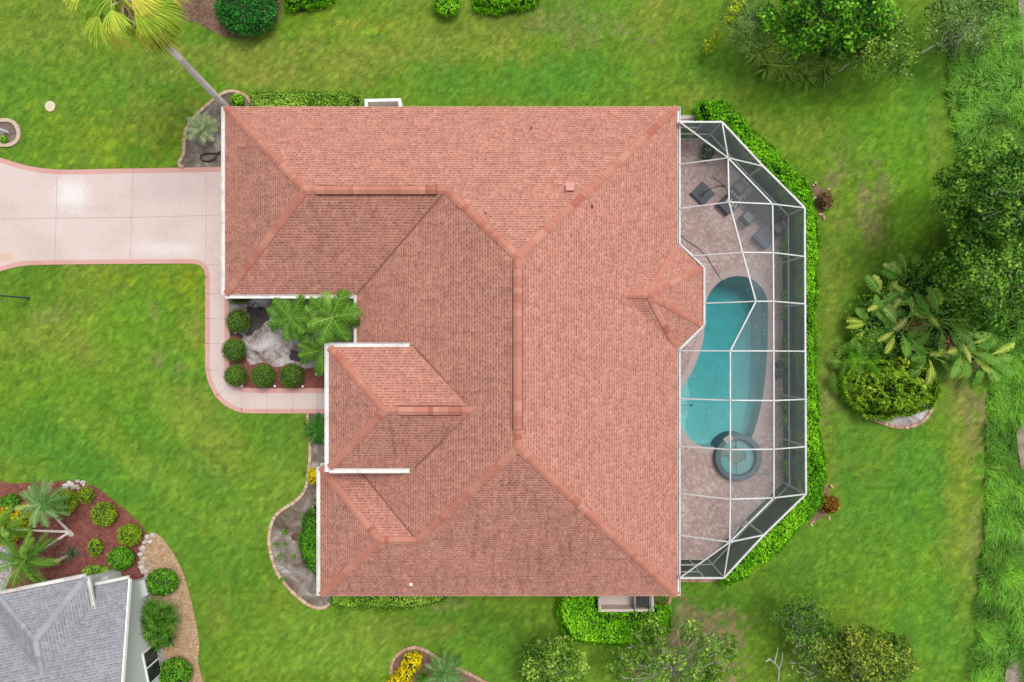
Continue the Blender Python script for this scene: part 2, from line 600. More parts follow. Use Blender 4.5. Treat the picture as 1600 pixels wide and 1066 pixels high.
def concrete_mat():
    m, nd, lk, b = newmat('driveway concrete')
    tc = nd.new('ShaderNodeTexCoord').outputs['Object']
    f = noise_n(nd, lk, tc, 0.35, 5, 0.6); g = noise_n(nd, lk, tc, 5, 4, 0.6); h = noise_n(nd, lk, tc, 50, 2)
    col = ramp_n(nd, lk, math_n(nd, lk, 'MULTIPLY_ADD', g, 0.3, math_n(nd, lk, 'MULTIPLY', f, 0.7)),
                 [(0.36, A(219, 196, 188)), (0.5, A(229, 208, 200)), (0.64, A(234, 215, 207))])
    # pale worn patches
    for (cx, cy, rx, ry, amt, pc) in ((P(112, 303)[0], P(112, 303)[1], 1.25, 1.1, 0.75, A(250, 247, 243)), (P(262, 388)[0], P(262, 388)[1], 2.3, 0.45, 0.4, A(250, 247, 243)), (P(8, 402)[0], P(8, 402)[1], 0.7, 0.35, 0.7, A(226, 188, 148)), (P(300, 300)[0], P(300, 300)[1], 3.5, 0.8, 0.35, A(206, 186, 178)), (P(60, 380)[0], P(60, 380)[1], 2.5, 0.7, 0.35, A(214, 200, 184))):
        mp = nd.new('ShaderNodeMapping'); lk.new(tc, mp.inputs[0])
        mp.inputs['Location'].default_value = (-cx / rx, -cy / ry, 0); mp.inputs['Scale'].default_value = (1 / rx, 1 / ry, 0)
        ln = nd.new('ShaderNodeVectorMath'); ln.operation = 'LENGTH'; lk.new(mp.outputs[0], ln.inputs[0])
        d = math_n(nd, lk, 'MULTIPLY_ADD', noise_n(nd, lk, tc, 2.6, 5, 0.7), 0.7, math_n(nd, lk, 'MULTIPLY', ln.outputs['Value'], 0.5))
        col = mix_c(nd, lk, math_n(nd, lk, 'MULTIPLY', ramp_n(nd, lk, d, [(0.5, 1.0), (0.9, 0.0)]), amt), col, pc)
    hs = nd.new('ShaderNodeHueSaturation'); lk.new(col, hs.inputs['Color']); lk.new(math_n(nd, lk, 'MULTIPLY_ADD', h, 0.08, 0.96), hs.inputs['Value'])
    lk.new(hs.outputs[0], b.inputs['Base Color']); b.inputs['Roughness'].default_value = 0.8
    return m


def screen_mat(name, alpha, c):
    m, nd, lk, b = newmat(name)
    tc = nd.new('ShaderNodeTexCoord').outputs['Object']
    f = noise_n(nd, lk, tc, 1.1, 3)
    col = ramp_n(nd, lk, f, [(0.3, tuple(x * 0.85 for x in c)), (0.7, tuple(x * 1.15 for x in c))])
    lk.new(col, b.inputs['Base Color']); b.inputs['Roughness'].default_value = 0.7
    t = nd.new('ShaderNodeBsdfTransparent')
    mx = nd.new('ShaderNodeMixShader'); mx.inputs[0].default_value = alpha
    lk.new(t.outputs[0], mx.inputs[1]); lk.new(b.outputs[0], mx.inputs[2]); lk.new(mx.outputs[0], nd['Material Output'].inputs['Surface'])
    return m


def water_mat(name, tint, absorb=None, dens=0.0):
    m, nd, lk, b = newmat(name)
    tc = nd.new('ShaderNodeTexCoord').outputs['Object']
    n1 = noise_n(nd, lk, tc, 3.0, 3); n2 = noise_n(nd, lk, tc, 12.0, 2)
    h = math_n(nd, lk, 'ADD', n1, math_n(nd, lk, 'MULTIPLY', n2, 0.3))
    bp = nd.new('ShaderNodeBump'); bp.inputs['Strength'].default_value = 0.25; bp.inputs['Distance'].default_value = 0.03; lk.new(h, bp.inputs['Height'])
    t = nd.new('ShaderNodeBsdfTransparent'); t.inputs[0].default_value = (*tint, 1)
    g = nd.new('ShaderNodeBsdfGlossy'); g.inputs['Roughness'].default_value = 0.05; lk.new(bp.outputs[0], g.inputs['Normal'])
    fr = nd.new('ShaderNodeFresnel'); fr.inputs[0].default_value = 1.33; lk.new(bp.outputs[0], fr.inputs['Normal'])
    mx = nd.new('ShaderNodeMixShader'); lk.new(fr.outputs[0], mx.inputs[0]); lk.new(t.outputs[0], mx.inputs[1]); lk.new(g.outputs[0], mx.inputs[2])
    lk.new(mx.outputs[0], nd['Material Output'].inputs['Surface'])
    if absorb:
        va = nd.new('ShaderNodeVolumeAbsorption'); va.inputs['Color'].default_value = (*absorb, 1); va.inputs['Density'].default_value = dens
        lk.new(va.outputs[0], nd['Material Output'].inputs['Volume'])
    return m


M = {}
M['lawn'] = lawn_mat()
M['blade'] = blade_mat()
M['roof'] = shingle('terracotta shingles', A(217, 157, 138), A(154, 98, 84), A(104, 68, 61), A(209, 143, 124), A(204, 150, 130))
M['groof'] = shingle('grey shingles', A(170, 170, 174), A(130, 131, 138), A(120, 121, 128), A(160, 161, 166), A(182, 182, 187))
M['cap'] = tinted('ridge cap shingles', [(0.0, A(190, 113, 93)), (0.35, A(201, 129, 108)), (0.75, A(209, 141, 119)), (1.0, A(216, 153, 130))], 0.9)
M['gcap'] = tinted('grey ridge caps', [(0.0, A(154, 155, 162)), (1.0, A(182, 183, 189))], 0.9)
M['white'] = plain('white aluminium', (0.82, 0.82, 0.8), 0.4, 0.04, 2.0)
M['frame'] = plain('off white cage frame', (0.52, 0.52, 0.505), 0.5, 0.06, 2.0, dirt=A(176, 172, 160), dirt_amt=0.45)
M['gutter'] = plain('gutter enamel', (0.64, 0.63, 0.6), 0.45, 0.05, 1.5, dirt=A(150, 145, 130), dirt_amt=0.5)
M['fascia'] = plain('tan fascia', A(214, 176, 144), 0.6, 0.06)
M['stucco'] = plain('pale stucco', A(226, 208, 196), 0.85, 0.05, 2.0, bump=0.2)
M['wstucco'] = plain('white stucco', A(232, 233, 230), 0.85, 0.04, 2.0, bump=0.2)
M['soffit'] = plain('white soffit', (0.7, 0.68, 0.65), 0.6, 0.03)
M['glass'] = plain('dark glass', (0.02, 0.025, 0.03), 0.08, 0.1)
M['dark'] = plain('dark slit', A(88, 46, 36), 0.9, 0.1)
M['black'] = plain('black metal', (0.015, 0.015, 0.017), 0.4, 0.1)
M['valley'] = plain('valley shade and cut line', A(150, 96, 84), 0.8, 0.15)  # crease shade and shingle cut line, put into one dark colour
M['pipe'] = plain('pink painted pipe', A(226, 158, 148), 0.6, 0.05)
M['concrete'] = concrete_mat()
M['border'] = plain('salmon border concrete', A(227, 174, 161), 0.8, 0.05, 1.3, dirt=A(212, 150, 134), dirt_amt=0.6)
M['joint'] = plain('joint', A(204, 180, 174), 0.9, 0.1)
M['paver'] = paver_mat()
M['coping'] = plain('pool coping', A(214, 194, 186), 0.8, 0.06, 3.0)
M['plaster'] = plain('pool plaster', (0.62, 0.7, 0.68), 0.7, 0.12, 0.9)
M['spa_seat'] = plain('spa seat plaster', (0.36, 0.45, 0.45), 0.7, 0.06, 2.0)
M['spa_floor'] = plain('spa floor plaster', (0.3, 0.42, 0.42), 0.7, 0.06, 2.0)
M['shelf'] = plain('shelf plaster', (0.5, 0.5, 0.48), 0.7, 0.08, 2.0)
M['water'] = water_mat('pool water', (0.97, 1.0, 1.0), (0.2, 0.79, 0.81), 0.98)
M['spawater'] = water_mat('spa water', (0.66, 0.93, 0.91))
M['tile'] = plain('slate blue tile', A(92, 116, 126), 0.5, 0.15, 6.0)
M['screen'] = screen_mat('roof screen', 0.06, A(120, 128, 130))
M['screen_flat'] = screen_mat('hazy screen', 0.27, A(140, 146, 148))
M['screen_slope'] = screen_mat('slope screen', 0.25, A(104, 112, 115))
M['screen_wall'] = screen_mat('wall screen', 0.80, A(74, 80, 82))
M['soil'] = ground_mix('bed soil', [(0.42, A(92, 78, 62)), (0.52, A(128, 112, 96)), (0.6, A(156, 144, 134)), (0.68, A(206, 198, 192))], 0.8)
M['sand'] = ground_mix('pale sand', [(0.4, A(78, 66, 60)), (0.47, A(126, 110, 102)), (0.55, A(190, 178, 174)), (0.64, A(226, 220, 218))], 0.7)
M['brown_mulch'] = ground_mix('brown mulch', [(0.3, A(96, 70, 56)), (0.55, A(138, 106, 86)), (0.8, A(176, 146, 122))], 2.0, 20)
M['red_mulch'] = ground_mix('red mulch', [(0.3, A(104, 54, 46)), (0.55, A(146, 84, 72)), (0.8, A(182, 120, 106))], 2.5, 22)
M['shell'] = ground_mix('shell gravel', [(0.3, A(150, 116, 84)), (0.55, A(196, 162, 124)), (0.8, A(226, 200, 164))], 2.5, 20)
M['mud'] = ground_mix('bank mud', [(0.3, A(110, 92, 78)), (0.55, A(160, 142, 126)), (0.8, A(196, 184, 172))], 1.2, 12)
M['rchip'] = tinted('red chips', [(0.0, A(100, 48, 40)), (0.5, A(156, 88, 76)), (1.0, A(206, 146, 132))], 0.9)
M['bchip'] = tinted('brown chips', [(0.0, A(84, 58, 46)), (0.5, A(140, 106, 86)), (1.0, A(190, 164, 136))], 0.9)
M['schip'] = tinted('shell chips', [(0.0, A(160, 116, 78)), (0.5, A(222, 182, 136)), (1.0, A(252, 238, 214))], 0.8)
M['brick'] = tinted('edging brick', [(0.0, A(160, 112, 94)), (0.5, A(206, 164, 136)), (1.0, A(236, 214, 186))], 0.85)
M['curb'] = plain('cast curb', A(216, 192, 164), 0.8, 0.06, 4.0)
M['stone'] = tinted('pale stone', [(0.0, A(150, 136, 126)), (0.5, A(206, 192, 182)), (1.0, A(242, 236, 228))], 0.85)
M['trunk'] = tinted('palm trunk', [(0.0, A(164, 152, 146, .85)), (0.5, A(192, 182, 177, .85)), (1.0, A(212, 204, 200, .85))], 0.9)
M['bark'] = tinted('bark', [(0.0, A(110, 98, 80)), (0.5, A(184, 176, 156)), (1.0, A(236, 232, 218))], 0.9)
M['bark_dark'] = tinted('dark bark', [(0.0, A(60, 50, 42)), (0.5, A(104, 92, 78)), (1.0, A(160, 150, 134))], 0.9)

LEAF_E = 1.0                                  # leaves shade one another, so their own albedo is higher than a level sheet's


def leafm(name, *cols, trans=0.25, gain=1.0):
    n = len(cols)
    return tinted(name, [(i / (n - 1), A(*c, e=LEAF_E / gain)) for i, c in enumerate(cols)], 0.6, trans, 0.08)


M['hedge'] = leafm('hedge leaves', (40, 88, 12), (84, 150, 20), (122, 188, 26), (166, 216, 54), gain=1.2)
M['hedge_olive'] = leafm('olive hedge leaves', (52, 84, 20), (98, 138, 36), (138, 174, 58), (178, 200, 90), gain=1.3)
M['dark_bush'] = leafm('dark bush leaves', (12, 58, 12), (28, 100, 26), (52, 136, 44), (92, 168, 70))
M['topiary'] = leafm('topiary leaves', (44, 74, 16), (74, 106, 32), (94, 128, 36), (120, 150, 50), gain=1.35)
M['lime'] = leafm('lime bush leaves', (70, 104, 12), (122, 156, 24), (154, 184, 40), (184, 206, 70))
M['mixed'] = leafm('mixed shrub leaves', (46, 82, 14), (96, 138, 28), (140, 172, 44), (196, 212, 84), gain=1.3)
M['bush'] = leafm('bush leaves', (34, 78, 12), (70, 130, 24), (104, 164, 40), (146, 196, 66))
M['palm'] = leafm('palm leaves', (30, 66, 14), (66, 110, 28), (100, 144, 46), (152, 186, 90))
M['greypalm'] = leafm('grey palm leaves', (44, 86, 36), (80, 124, 60), (112, 150, 84), (156, 184, 120))
M['bigpalm'] = leafm('tall palm leaves', (70, 100, 24), (132, 164, 44), (180, 198, 72), (222, 200, 80))
M['deadpalm'] = leafm('dying palm leaves', (178, 140, 60), (212, 164, 60), (222, 190, 120), (206, 196, 180))
M['boot'] = leafm('palm boots', (120, 84, 66), (166, 134, 118), (200, 176, 162), trans=0.0)
M['sago'] = leafm('sago leaves', (18, 60, 14), (40, 94, 24), (66, 124, 38), (104, 156, 60))
M['dracaena'] = leafm('rosette leaves', (24, 64, 14), (60, 108, 28), (98, 146, 46), (150, 186, 80))
M['tree'] = leafm('tree leaves', (22, 52, 14), (54, 92, 30), (84, 124, 38), (122, 158, 56), gain=1.35)
M['tree_bright'] = leafm('broad leaves', (22, 62, 8), (52, 106, 16), (96, 158, 34), (142, 200, 62), gain=1.2)
M['tree_olive'] = leafm('olive leaves', (42, 78, 20), (80, 122, 36), (118, 154, 52), (170, 194, 88), gain=1.15)
M['tree_grey'] = leafm('grey green leaves', (46, 74, 32), (78, 110, 48), (108, 138, 66), (146, 168, 96), gain=1.2)
M['tree_yellow'] = leafm('yellow tipped leaves', (44, 66, 20), (76, 100, 34), (116, 138, 46), (178, 182, 76), gain=1.15)
M['vine'] = leafm('vine leaves', (110, 140, 16), (160, 190, 26), (190, 210, 50), (214, 206, 90))
M['croton'] = leafm('croton leaves', (120, 110, 6), (190, 172, 10), (226, 204, 20), (246, 226, 60))
M['redcroton'] = leafm('red croton leaves', (64, 44, 14), (110, 76, 28), (158, 98, 40), (196, 186, 60))
M['brownplant'] = leafm('brown plant leaves', (52, 38, 20), (92, 68, 42), (132, 100, 72), (190, 164, 130))
M['banana'] = leafm('paddle leaves', (46, 86, 22), (84, 130, 44), (116, 158, 64), (158, 190, 102))
M['banana_yellow'] = leafm('torn yellow leaves', (112, 140, 40), (150, 176, 60), (184, 200, 92), (212, 206, 140))
M['silver'] = leafm('silver leaves', (96, 116, 74), (144, 162, 112), (176, 190, 140), (206, 214, 180))
M['teal'] = leafm('teal leaves', (30, 82, 56), (50, 110, 80), (80, 140, 106))
M['tuft'] = leafm('ornamental grass', (40, 72, 16), (76, 116, 30), (112, 150, 52), (176, 178, 100), gain=1.3)
M['greyplant'] = leafm('grey plant leaves', (50, 48, 46), (96, 94, 92), (140, 138, 134))
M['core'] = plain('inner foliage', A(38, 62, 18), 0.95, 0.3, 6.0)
M['cushion'] = plain('grey cushion', A(150, 150, 150), 0.9, 0.06, 6.0)
M['wicker'] = plain('dark wicker', A(74, 70, 68), 0.7, 0.25, 40.0, bump=0.4)
M['slate'] = plain('slate grey panel', A(72, 82, 96), 0.6, 0.08, 4.0)
M['stripe'] = tinted('striped cushion', [(0.0, A(92, 92, 82)), (0.45, A(112, 110, 98)), (0.55, A(206, 202, 180)), (1.0, A(220, 214, 196))], 0.9)
M['steel'] = plain('steel rail', (0.6, 0.6, 0.6), 0.25, 0.05, metal=0.8)
M['specks'] = plain('pale water flecks', A(214, 236, 234), 0.8, 0.05)
M['sign'] = plain('pale green box', A(176, 190, 140), 0.7, 0.06)
M['lid'] = plain('beige lid', A(232, 216, 184), 0.7, 0.08, 6.0)
M['rust'] = plain('rusty ring', A(112, 72, 54), 0.8, 0.2, 8.0)
M['globe'] = plain('white glass globe', (0.82, 0.82, 0.78), 0.3, 0.03)
M['fabric'] = plain('black weed cloth', A(74, 68, 63), 0.9, 0.3, 9.0)
M['hose'] = plain('dark hose', A(40, 34, 32), 0.5, 0.1)
M['orange'] = plain('orange plastic', A(208, 116, 28), 0.5, 0.05)
# ------------------------------------------------------------------ plan geometry shared by ground and house
E0 = 2.7                                              # eave height
XW, XE, YS, YN = -8.03, 8.56, -13.2, 12.14            # main roof
GX, GY = -14.86, 2.42                                 # garage wing: west eave, south eave
SX, SY = -9.92, -6.53                                 # south-west wing: west eave, north eave
BX, BN0, BN1, BS1, BS0 = 9.886, 4.98, 3.815, 0.83, -0.40   # bay on the pool side
CZ = 3.0                                              # eave beam of the pool cage
cage_eave_px = [(1062, 191), (1128, 191), (1257, 325), (1259, 772), (1131, 903), (1062, 903)]
cage_xy = PP(cage_eave_px, CZ)
deck_poly = [(7.4, cage_xy[0][1])] + cage_xy[1:5] + [(7.4, cage_xy[5][1])]
pool_px = [(1150.8, 431.7), (1172, 435), (1188, 448), (1197, 463), (1200, 482), (1200, 506), (1199, 541), (1196.6, 576), (1193, 611),
           (1188, 637), (1181, 664), (1173, 684), (1158, 697), (1140, 700), (1117, 699), (1097, 698), (1081.5, 689), (1069.7, 676), (1062.5, 660),
           (1060.5, 640), (1062, 620), (1068, 602), (1082, 579), (1093, 551), (1099, 529), (1100.5, 503), (1101.6, 479), (1106, 463), (1117, 447), (1132, 436)]
pool_xy = smooth(PP(pool_px), 3, True)
spa_c = P(1154.3, 715.4, 0.45)

drive_px = [(-70, 222), (0, 247), (40, 259), (70, 264), (105, 266), (180, 264), (372, 261), (372, 413), (322, 413.5), (316, 412), (300, 411.5), (150, 412.5), (50, 414), (22, 418), (0, 424), (-70, 446)]
walk_out = [(314, 411.5), (319, 415), (321, 422), (321, 500), (321, 560), (321.7, 582), (327, 601), (337, 620), (352, 634), (368, 642), (383, 645.5), (420, 646), (535, 646)]
walk_in = [(535, 607), (440, 607), (395, 607), (378, 605), (366, 597), (359.5, 585), (358, 570), (358, 520), (358, 440)]
walk_px = [(372, 414), (322, 414)] + walk_out[2:] + walk_in + [(372, 440)]

court_px = [(357, 420), (575, 420), (575, 560), (530, 560), (530, 608)] + walk_in[1:-1]
nw_bed_px = smooth([(400, 262), (288, 262), (288, 240), (291, 205), (305, 183), (330, 160), (350, 146), (366, 143), (384, 150), (390, 158), (400, 166)], 4)
ring_px = smooth([(-16, 190), (2, 187), (18, 187), (29, 196), (33, 209), (30, 222), (18, 229), (0, 229), (-16, 226), (-26, 208)], 4, True)
west_bed_edge = smooth([(481, 646), (482, 670), (485, 700), (483, 735), (477, 765), (462, 783), (440, 797), (427, 812), (421, 840), (425, 870), (436, 898), (456, 923), (480, 943), (497, 949), (508, 948), (516, 942)], 4)
west_bed_px = west_bed_edge + [(540, 935), (540, 646)]
se_edge = smooth([(1322, 618), (1328, 631), (1345, 645), (1368, 657), (1390, 665), (1410, 668), (1430, 664), (1444, 656), (1452, 645), (1456, 632)], 4)
se_bed_px = se_edge + [(1450, 590), (1400, 560), (1330, 570)]
bot_edge_a = smooth([(612, 1056), (612, 1040), (618, 1026), (632, 1015), (648, 1011), (664, 1015), (680, 1025), (700, 1036), (722, 1047), (745, 1058), (775, 1076)], 4)
bot_bed_px = bot_edge_a + [(775, 1110), (612, 1110)]
top_bed_px = [(282, -30), (268, 0), (262, 22), (268, 40), (285, 36), (303, 33), (322, 44), (350, 57), (380, 60), (412, 52), (434, 34), (440, 14), (446, -30)]
red_px = [(-40, 752), (0, 752), (20, 756), (50, 754), (90, 752), (120, 752), (150, 760), (175, 780), (200, 800), (222, 822), (232, 838), (222, 850), (218, 868), (222, 885), (232, 898), (232, 960), (60, 960), (-40, 960)]
shell_px = smooth([(228, 838), (245, 834), (258, 846), (270, 862), (281, 882), (290, 905), (297, 930), (303, 955), (309, 985), (312, 1010), (310, 1035), (318, 1066), (322, 1090), (250, 1090), (255, 1000), (240, 950), (232, 905), (221, 888), (219, 866)], 3, True)
marsh_left = [(1482, -30), (1474, 40), (1476, 80), (1480, 130), (1483, 180), (1494, 230), (1500, 300), (1530, 420), (1541, 560), (1539, 640), (1537, 720), (1536, 800), (1532, 880), (1526, 950), (1519, 1010), (1512, 1066), (1508, 1110)]
marsh_px = marsh_left + [(1680, 1110), (1680, -30)]

W = {k: PP(v) for k, v in dict(drive=drive_px, walk=walk_px, court=court_px, nw=nw_bed_px, ring=ring_px, west=west_bed_px, se=se_bed_px, bot=bot_bed_px, top=top_bed_px, red=red_px, shell=shell_px, marsh=marsh_px).items()}
house_foot = [(GX + .5, YN - .5), (XE - .5, YN - .5), (XE - .5, YS + .5), (SX + .5, YS + .5), (SX + .5, SY - .5), (XW + .5, SY - .5), (XW + .5, GY + .5), (GX + .5, GY + .5)]
nb_foot = PP([(-60, 960), (150, 930), (226, 916), (240, 960), (258, 1042), (262, 1120), (-60, 1120)])
NOGRASS = [W[k] for k in ('drive', 'walk', 'court', 'nw', 'ring', 'west', 'se', 'bot', 'top', 'red', 'shell')] + [house_foot, nb_foot, deck_poly]

# ------------------------------------------------------------------ lawn
TYP = dict(base=(112, 150, 46), lush=(94, 150, 50), blue=(84, 146, 50), yellow=(156, 172, 34), olive=(148, 154, 66), brown=(160, 138, 106), dark=(74, 116, 38), light=(132, 168, 62), bright=(114, 166, 42))
PATCH = [(60, 50, 100, 60, 'olive', .45), (190, 160, 130, 60, 'lush', .35), (170, 215, 120, 44, 'yellow', .5), (240, 190, 80, 40, 'olive', .5), (290, 232, 60, 34, 'yellow', .5), (270, 95, 90, 40, 'olive', .5),
         (390, 85, 100, 35, 'olive', .75), (560, 95, 120, 45, 'olive', .6), (480, 28, 60, 24, 'yellow', .4), (595, 42, 40, 15, 'yellow', .75), (700, 60, 170, 45, 'olive', .55), (830, 30, 60, 30, 'dark', .4),
         (900, 35, 70, 32, 'brown', .3), (985, 52, 26, 12, 'brown', .45), (1020, 22, 50, 26, 'olive', .6), (890, 118, 110, 34, 'lush', .95), (840, 130, 60, 30, 'lush', .7), (700, 125, 120, 30, 'lush', .4), (480, 120, 90, 24, 'olive', .45),
         (1100, 120, 60, 50, 'lush', .5), (1080, 150, 40, 20, 'olive', .5), (1230, 160, 80, 26, 'bright', .5), (1260, 210, 40, 40, 'olive', .4), (1385, 190, 60, 100, 'bright', .6), (1440, 170, 30, 120, 'lush', .6), (1462, 240, 16, 70, 'olive', .4), (1360, 335, 34, 44, 'brown', .45),
         (1370, 295, 22, 18, 'brown', .6), (1300, 275, 14, 24, 'brown', .5), (1330, 250, 40, 30, 'brown', .25), (1425, 320, 36, 100, 'bright', .8), (1300, 480, 22, 130, 'olive', .55), (1345, 400, 50, 40, 'dark', .35), (1370, 370, 26, 12, 'brown', .5), (1292, 620, 14, 40, 'brown', .5),
         (1430, 760, 110, 100, 'blue', .75), (1515, 650, 26, 74, 'brown', .85), (1502, 800, 28, 170, 'olive', .6), (1500, 720, 22, 100, 'yellow', .5), (1330, 860, 120, 80, 'lush', .5), (1230, 930, 60, 60, 'dark', .4), (1460, 980, 60, 110, 'lush', .7), (1525, 870, 12, 60, 'brown', .4),
         (1080, 972, 44, 30, 'brown', 1.0), (1122, 1000, 40, 32, 'brown', 1.0), (1142, 1042, 32, 56, 'brown', 1.0), (1060, 1030, 50, 36, 'brown', .8), (1130, 945, 70, 30, 'dark', .4), (1340, 700, 60, 60, 'blue', .6), (1420, 900, 90, 60, 'bright', .35),
         (760, 975, 130, 36, 'dark', .5), (850, 1000, 60, 30, 'dark', .4), (700, 985, 36, 16, 'olive', .5), (690, 945, 26, 10, 'brown', .35), (600, 985, 70, 26, 'olive', .45), (480, 1000, 120, 60, 'light', .55), (560, 1035, 80, 30, 'light', .5), (740, 1035, 50, 24, 'bright', .5), (800, 1040, 70, 40, 'lush', .5),
         (305, 480, 32, 66, 'yellow', .8), (300, 500, 18, 30, 'brown', .3), (242, 490, 9, 14, 'brown', .7), (250, 565, 14, 12, 'brown', .5), (280, 570, 8, 20, 'brown', .5), (180, 438, 30, 10, 'yellow', .8), (272, 445, 40, 20, 'yellow', .55), (200, 500, 80, 46, 'bright', .55), (60, 450, 80, 40, 'dark', .25), (80, 495, 24, 14, 'brown', .3),
         (120, 600, 120, 40, 'bright', .4), (40, 690, 70, 50, 'blue', .65), (150, 750, 100, 36, 'blue', .6), (310, 650, 70, 50, 'olive', .6), (340, 720, 60, 40, 'olive', .5), (370, 800, 60, 40, 'light', .5), (440, 690, 40, 60, 'lush', .6), (440, 745, 50, 40, 'light', .6), (300, 790, 50, 50, 'blue', .4), (250, 660, 60, 22, 'bright', .3),
         (350, 900, 80, 90, 'lush', .4), (340, 960, 26, 50, 'olive', .45), (400, 1020, 70, 40, 'bright', .3), (440, 480, 10, 10, 'lush', 0), (1290, 700, 20, 60, 'olive', .4), (1330, 540, 30, 30, 'dark', .5), (390, 170, 20, 12, 'lush', .3)]
LTYP = {k: np.array(A(*v)) for k, v in TYP.items()}


def lawn_color(x, y):
    px = 800 + x * PPM; py = 533 - y * PPM
    n1 = fbm(x * 0.9, y * 0.9, 3, 5); n2 = fbm(x * 0.25, y * 0.25, 11, 3); n3 = fbm(x * 2.6, y * 2.6, 23, 3); n4 = fbm(x * 7, y * 7, 29, 2)
    c = np.repeat(LTYP['base'][None], len(x), 0)

    def mixin(w, k):
        nonlocal c
        w = np.clip(w, 0, 1)[:, None]
        c = c * (1 - w) + LTYP[k][None] * w
    mixin((n2 - .5) * 1.8, 'lush'); mixin((.46 - n2) * 1.5, 'olive')
    for cx, cy, rx, ry, k, s in PATCH:
        d = np.hypot((px - cx) / rx, (py - cy) / ry)
        s = s * (.62 if k == 'yellow' else .85)
        br_ = k in ('brown', 'yellow')
        w = np.clip((1.2 if br_ else 1.35) - d + (n1 - .5) * (2.4 if br_ else 1.7) + (n3 - .5) * (2.6 if br_ else .5) + ((n4 - .5) * 2.2 if br_ else 0), 0, 1)
        mixin(w * w * (3 - 2 * w) * s, k)
    s1 = np.sin((-0.62 * px + 0.78 * py) / 17 + n1 * 2.5) * np.clip(1.2 - np.hypot((px - 230) / 230, (py - 720) / 190), 0, 1)
    mixin(np.clip(s1, 0, 1) * .6, 'light'); mixin(np.clip(-s1, 0, 1) * .6, 'lush')
    s2 = np.sin(px / 8.5 + n1 * 3) * np.clip(1.3 - np.hypot((px - 1430) / 90, (py - 880) / 260), 0, 1)
    mixin(np.clip(s2, 0, 1) * .35, 'bright'); mixin(np.clip(-s2, 0, 1) * .3, 'blue')
    mixin((n3 - .6) * .9, 'olive'); mixin((.4 - n3) * .8, 'dark')
    mow = (x * .62 + y * .78, x * .78 - y * .62)
    tex = .28 * (fbm(x * 2.6, y * 2.6, 91, 3) - .5) + .38 * (vn(x * 6.7, y * 6.7, 95) - .5) + .5 * (vn(x * 12.5, y * 12.5, 97) - .5) + .3 * (vn(x * 21, y * 21, 98) - .5) + .2 * np.clip(1 - (px - 300) / 300, 0, 1) * (fbm(mow[0] * .8, mow[1] * 5.5, 99, 2) - .5)
    return c * np.exp(tex)[:, None] * (1 + np.stack([tex * .12, 0 * tex, -tex * .1], 1))


GX0, GX1, GY0, GY1, GS = -36.0, 36.0, -25.0, 25.0, 0.2
nx = int((GX1 - GX0) / GS) + 1; ny = int((GY1 - GY0) / GS) + 1
gx, gy = np.meshgrid(np.linspace(GX0, GX1, nx), np.linspace(GY0, GY1, ny))
fx, fy = gx.ravel(), gy.ravel()
rel = (fbm(fx * .7, fy * .7, 41, 3) - .5) * 0.05
hard = np.zeros(len(fx), bool)
for poly in NOGRASS:
    hard |= inpoly(fx, fy, poly) | (edgedist(fx, fy, poly) < .45)
rel[hard] = 0.0
bank = np.clip((fx - 27.6 + (fbm(fx * .4, fy * .4, 5, 2) - .5) * 1.5) / 5, 0, 1)
bank = bank * np.clip((GX1 - fx) / 3, 0, 1) * np.clip((GY1 - np.abs(fy)) / 3, 0, 1)
edge_ = np.clip(np.minimum(36 - np.abs(fx), 25 - np.abs(fy)) / 2, 0, 1)
gz = rel * edge_ - bank * 0.7
iv = np.arange(nx * ny).reshape(ny, nx)
quad = np.stack([iv[:-1, :-1], iv[:-1, 1:], iv[1:, 1:], iv[1:, :-1]], -1).reshape(-1, 4)
qcx = fx[quad].mean(1); qcy = fy[quad].mean(1)
keep = ~(inpoly(qcx, qcy, deck_poly) & (edgedist(qcx, qcy, deck_poly) > .35))
quad = quad[keep]
me = bpy.data.meshes.new('lawn')
me.from_pydata(np.stack([fx, fy, gz], 1).tolist(), [], quad.tolist())
lc = lawn_color(fx, fy)
at = me.attributes.new('col', 'FLOAT_COLOR', 'POINT')
at.data.foreach_set('color', np.concatenate([lc, np.ones((len(lc), 1))], 1).astype(np.float32).ravel())
me.polygons.foreach_set('use_smooth', [True] * len(me.polygons))
me.materials.append(M['lawn'])
struct(link('lawn', me))
far = MB()
FAR = 900.0
for a, b, c, d in ((-FAR, -FAR, FAR, GY0), (-FAR, GY1, FAR, FAR), (-FAR, GY0, GX0, GY1), (GX1, GY0, FAR, GY1)):
    z = 0.0
    far.add([(a, b, z), (c, b, z), (c, d, z), (a, d, z)], [(0, 1, 2, 3)])
struct(far.build('ground', plain('far grass', tuple(float(q) for q in lc.mean(0) * .82), 0.95, 0.3, 0.15)))

# short mown blades: uncountable, one object
n = 330000
bx = rng.uniform(-30.5, 30.5, n); by = rng.uniform(-20.5, 20.5, n)
ok = ~inpoly(bx, by, W['marsh'])
for poly in NOGRASS:
    ok &= ~inpoly(bx, by, poly)
dens = fbm(bx * 1.3, by * 1.3, 77, 4)
ok &= rng.random(n) < np.clip(0.2 + 1.1 * dens, 0, 1)
bx, by = bx[ok], by[ok]; n = len(bx)
bc = lawn_color(bx, by) * np.exp(rng.normal(0, .30, n))[:, None] * (1 + rng.normal(0, .06, (n, 3)))
dryb = rng.random(n) < .04 + .12 * (dens[ok] > .6)
bc[dryb] = np.array(A(176, 166, 112)) * rng.uniform(.7, 1.1, dryb.sum())[:, None]
bz = np.interp(0, [0, 1], [0, 0]) + (fbm(bx * .7, by * .7, 41, 3) - .5) * .05 - 0.02
ang = rng.uniform(0, 2 * np.pi, n); hh = rng.uniform(.02, .07, n); ll = rng.uniform(.04, .12, n); ww = rng.uniform(.012, .026, n)
ux, uy = np.cos(ang), np.sin(ang)
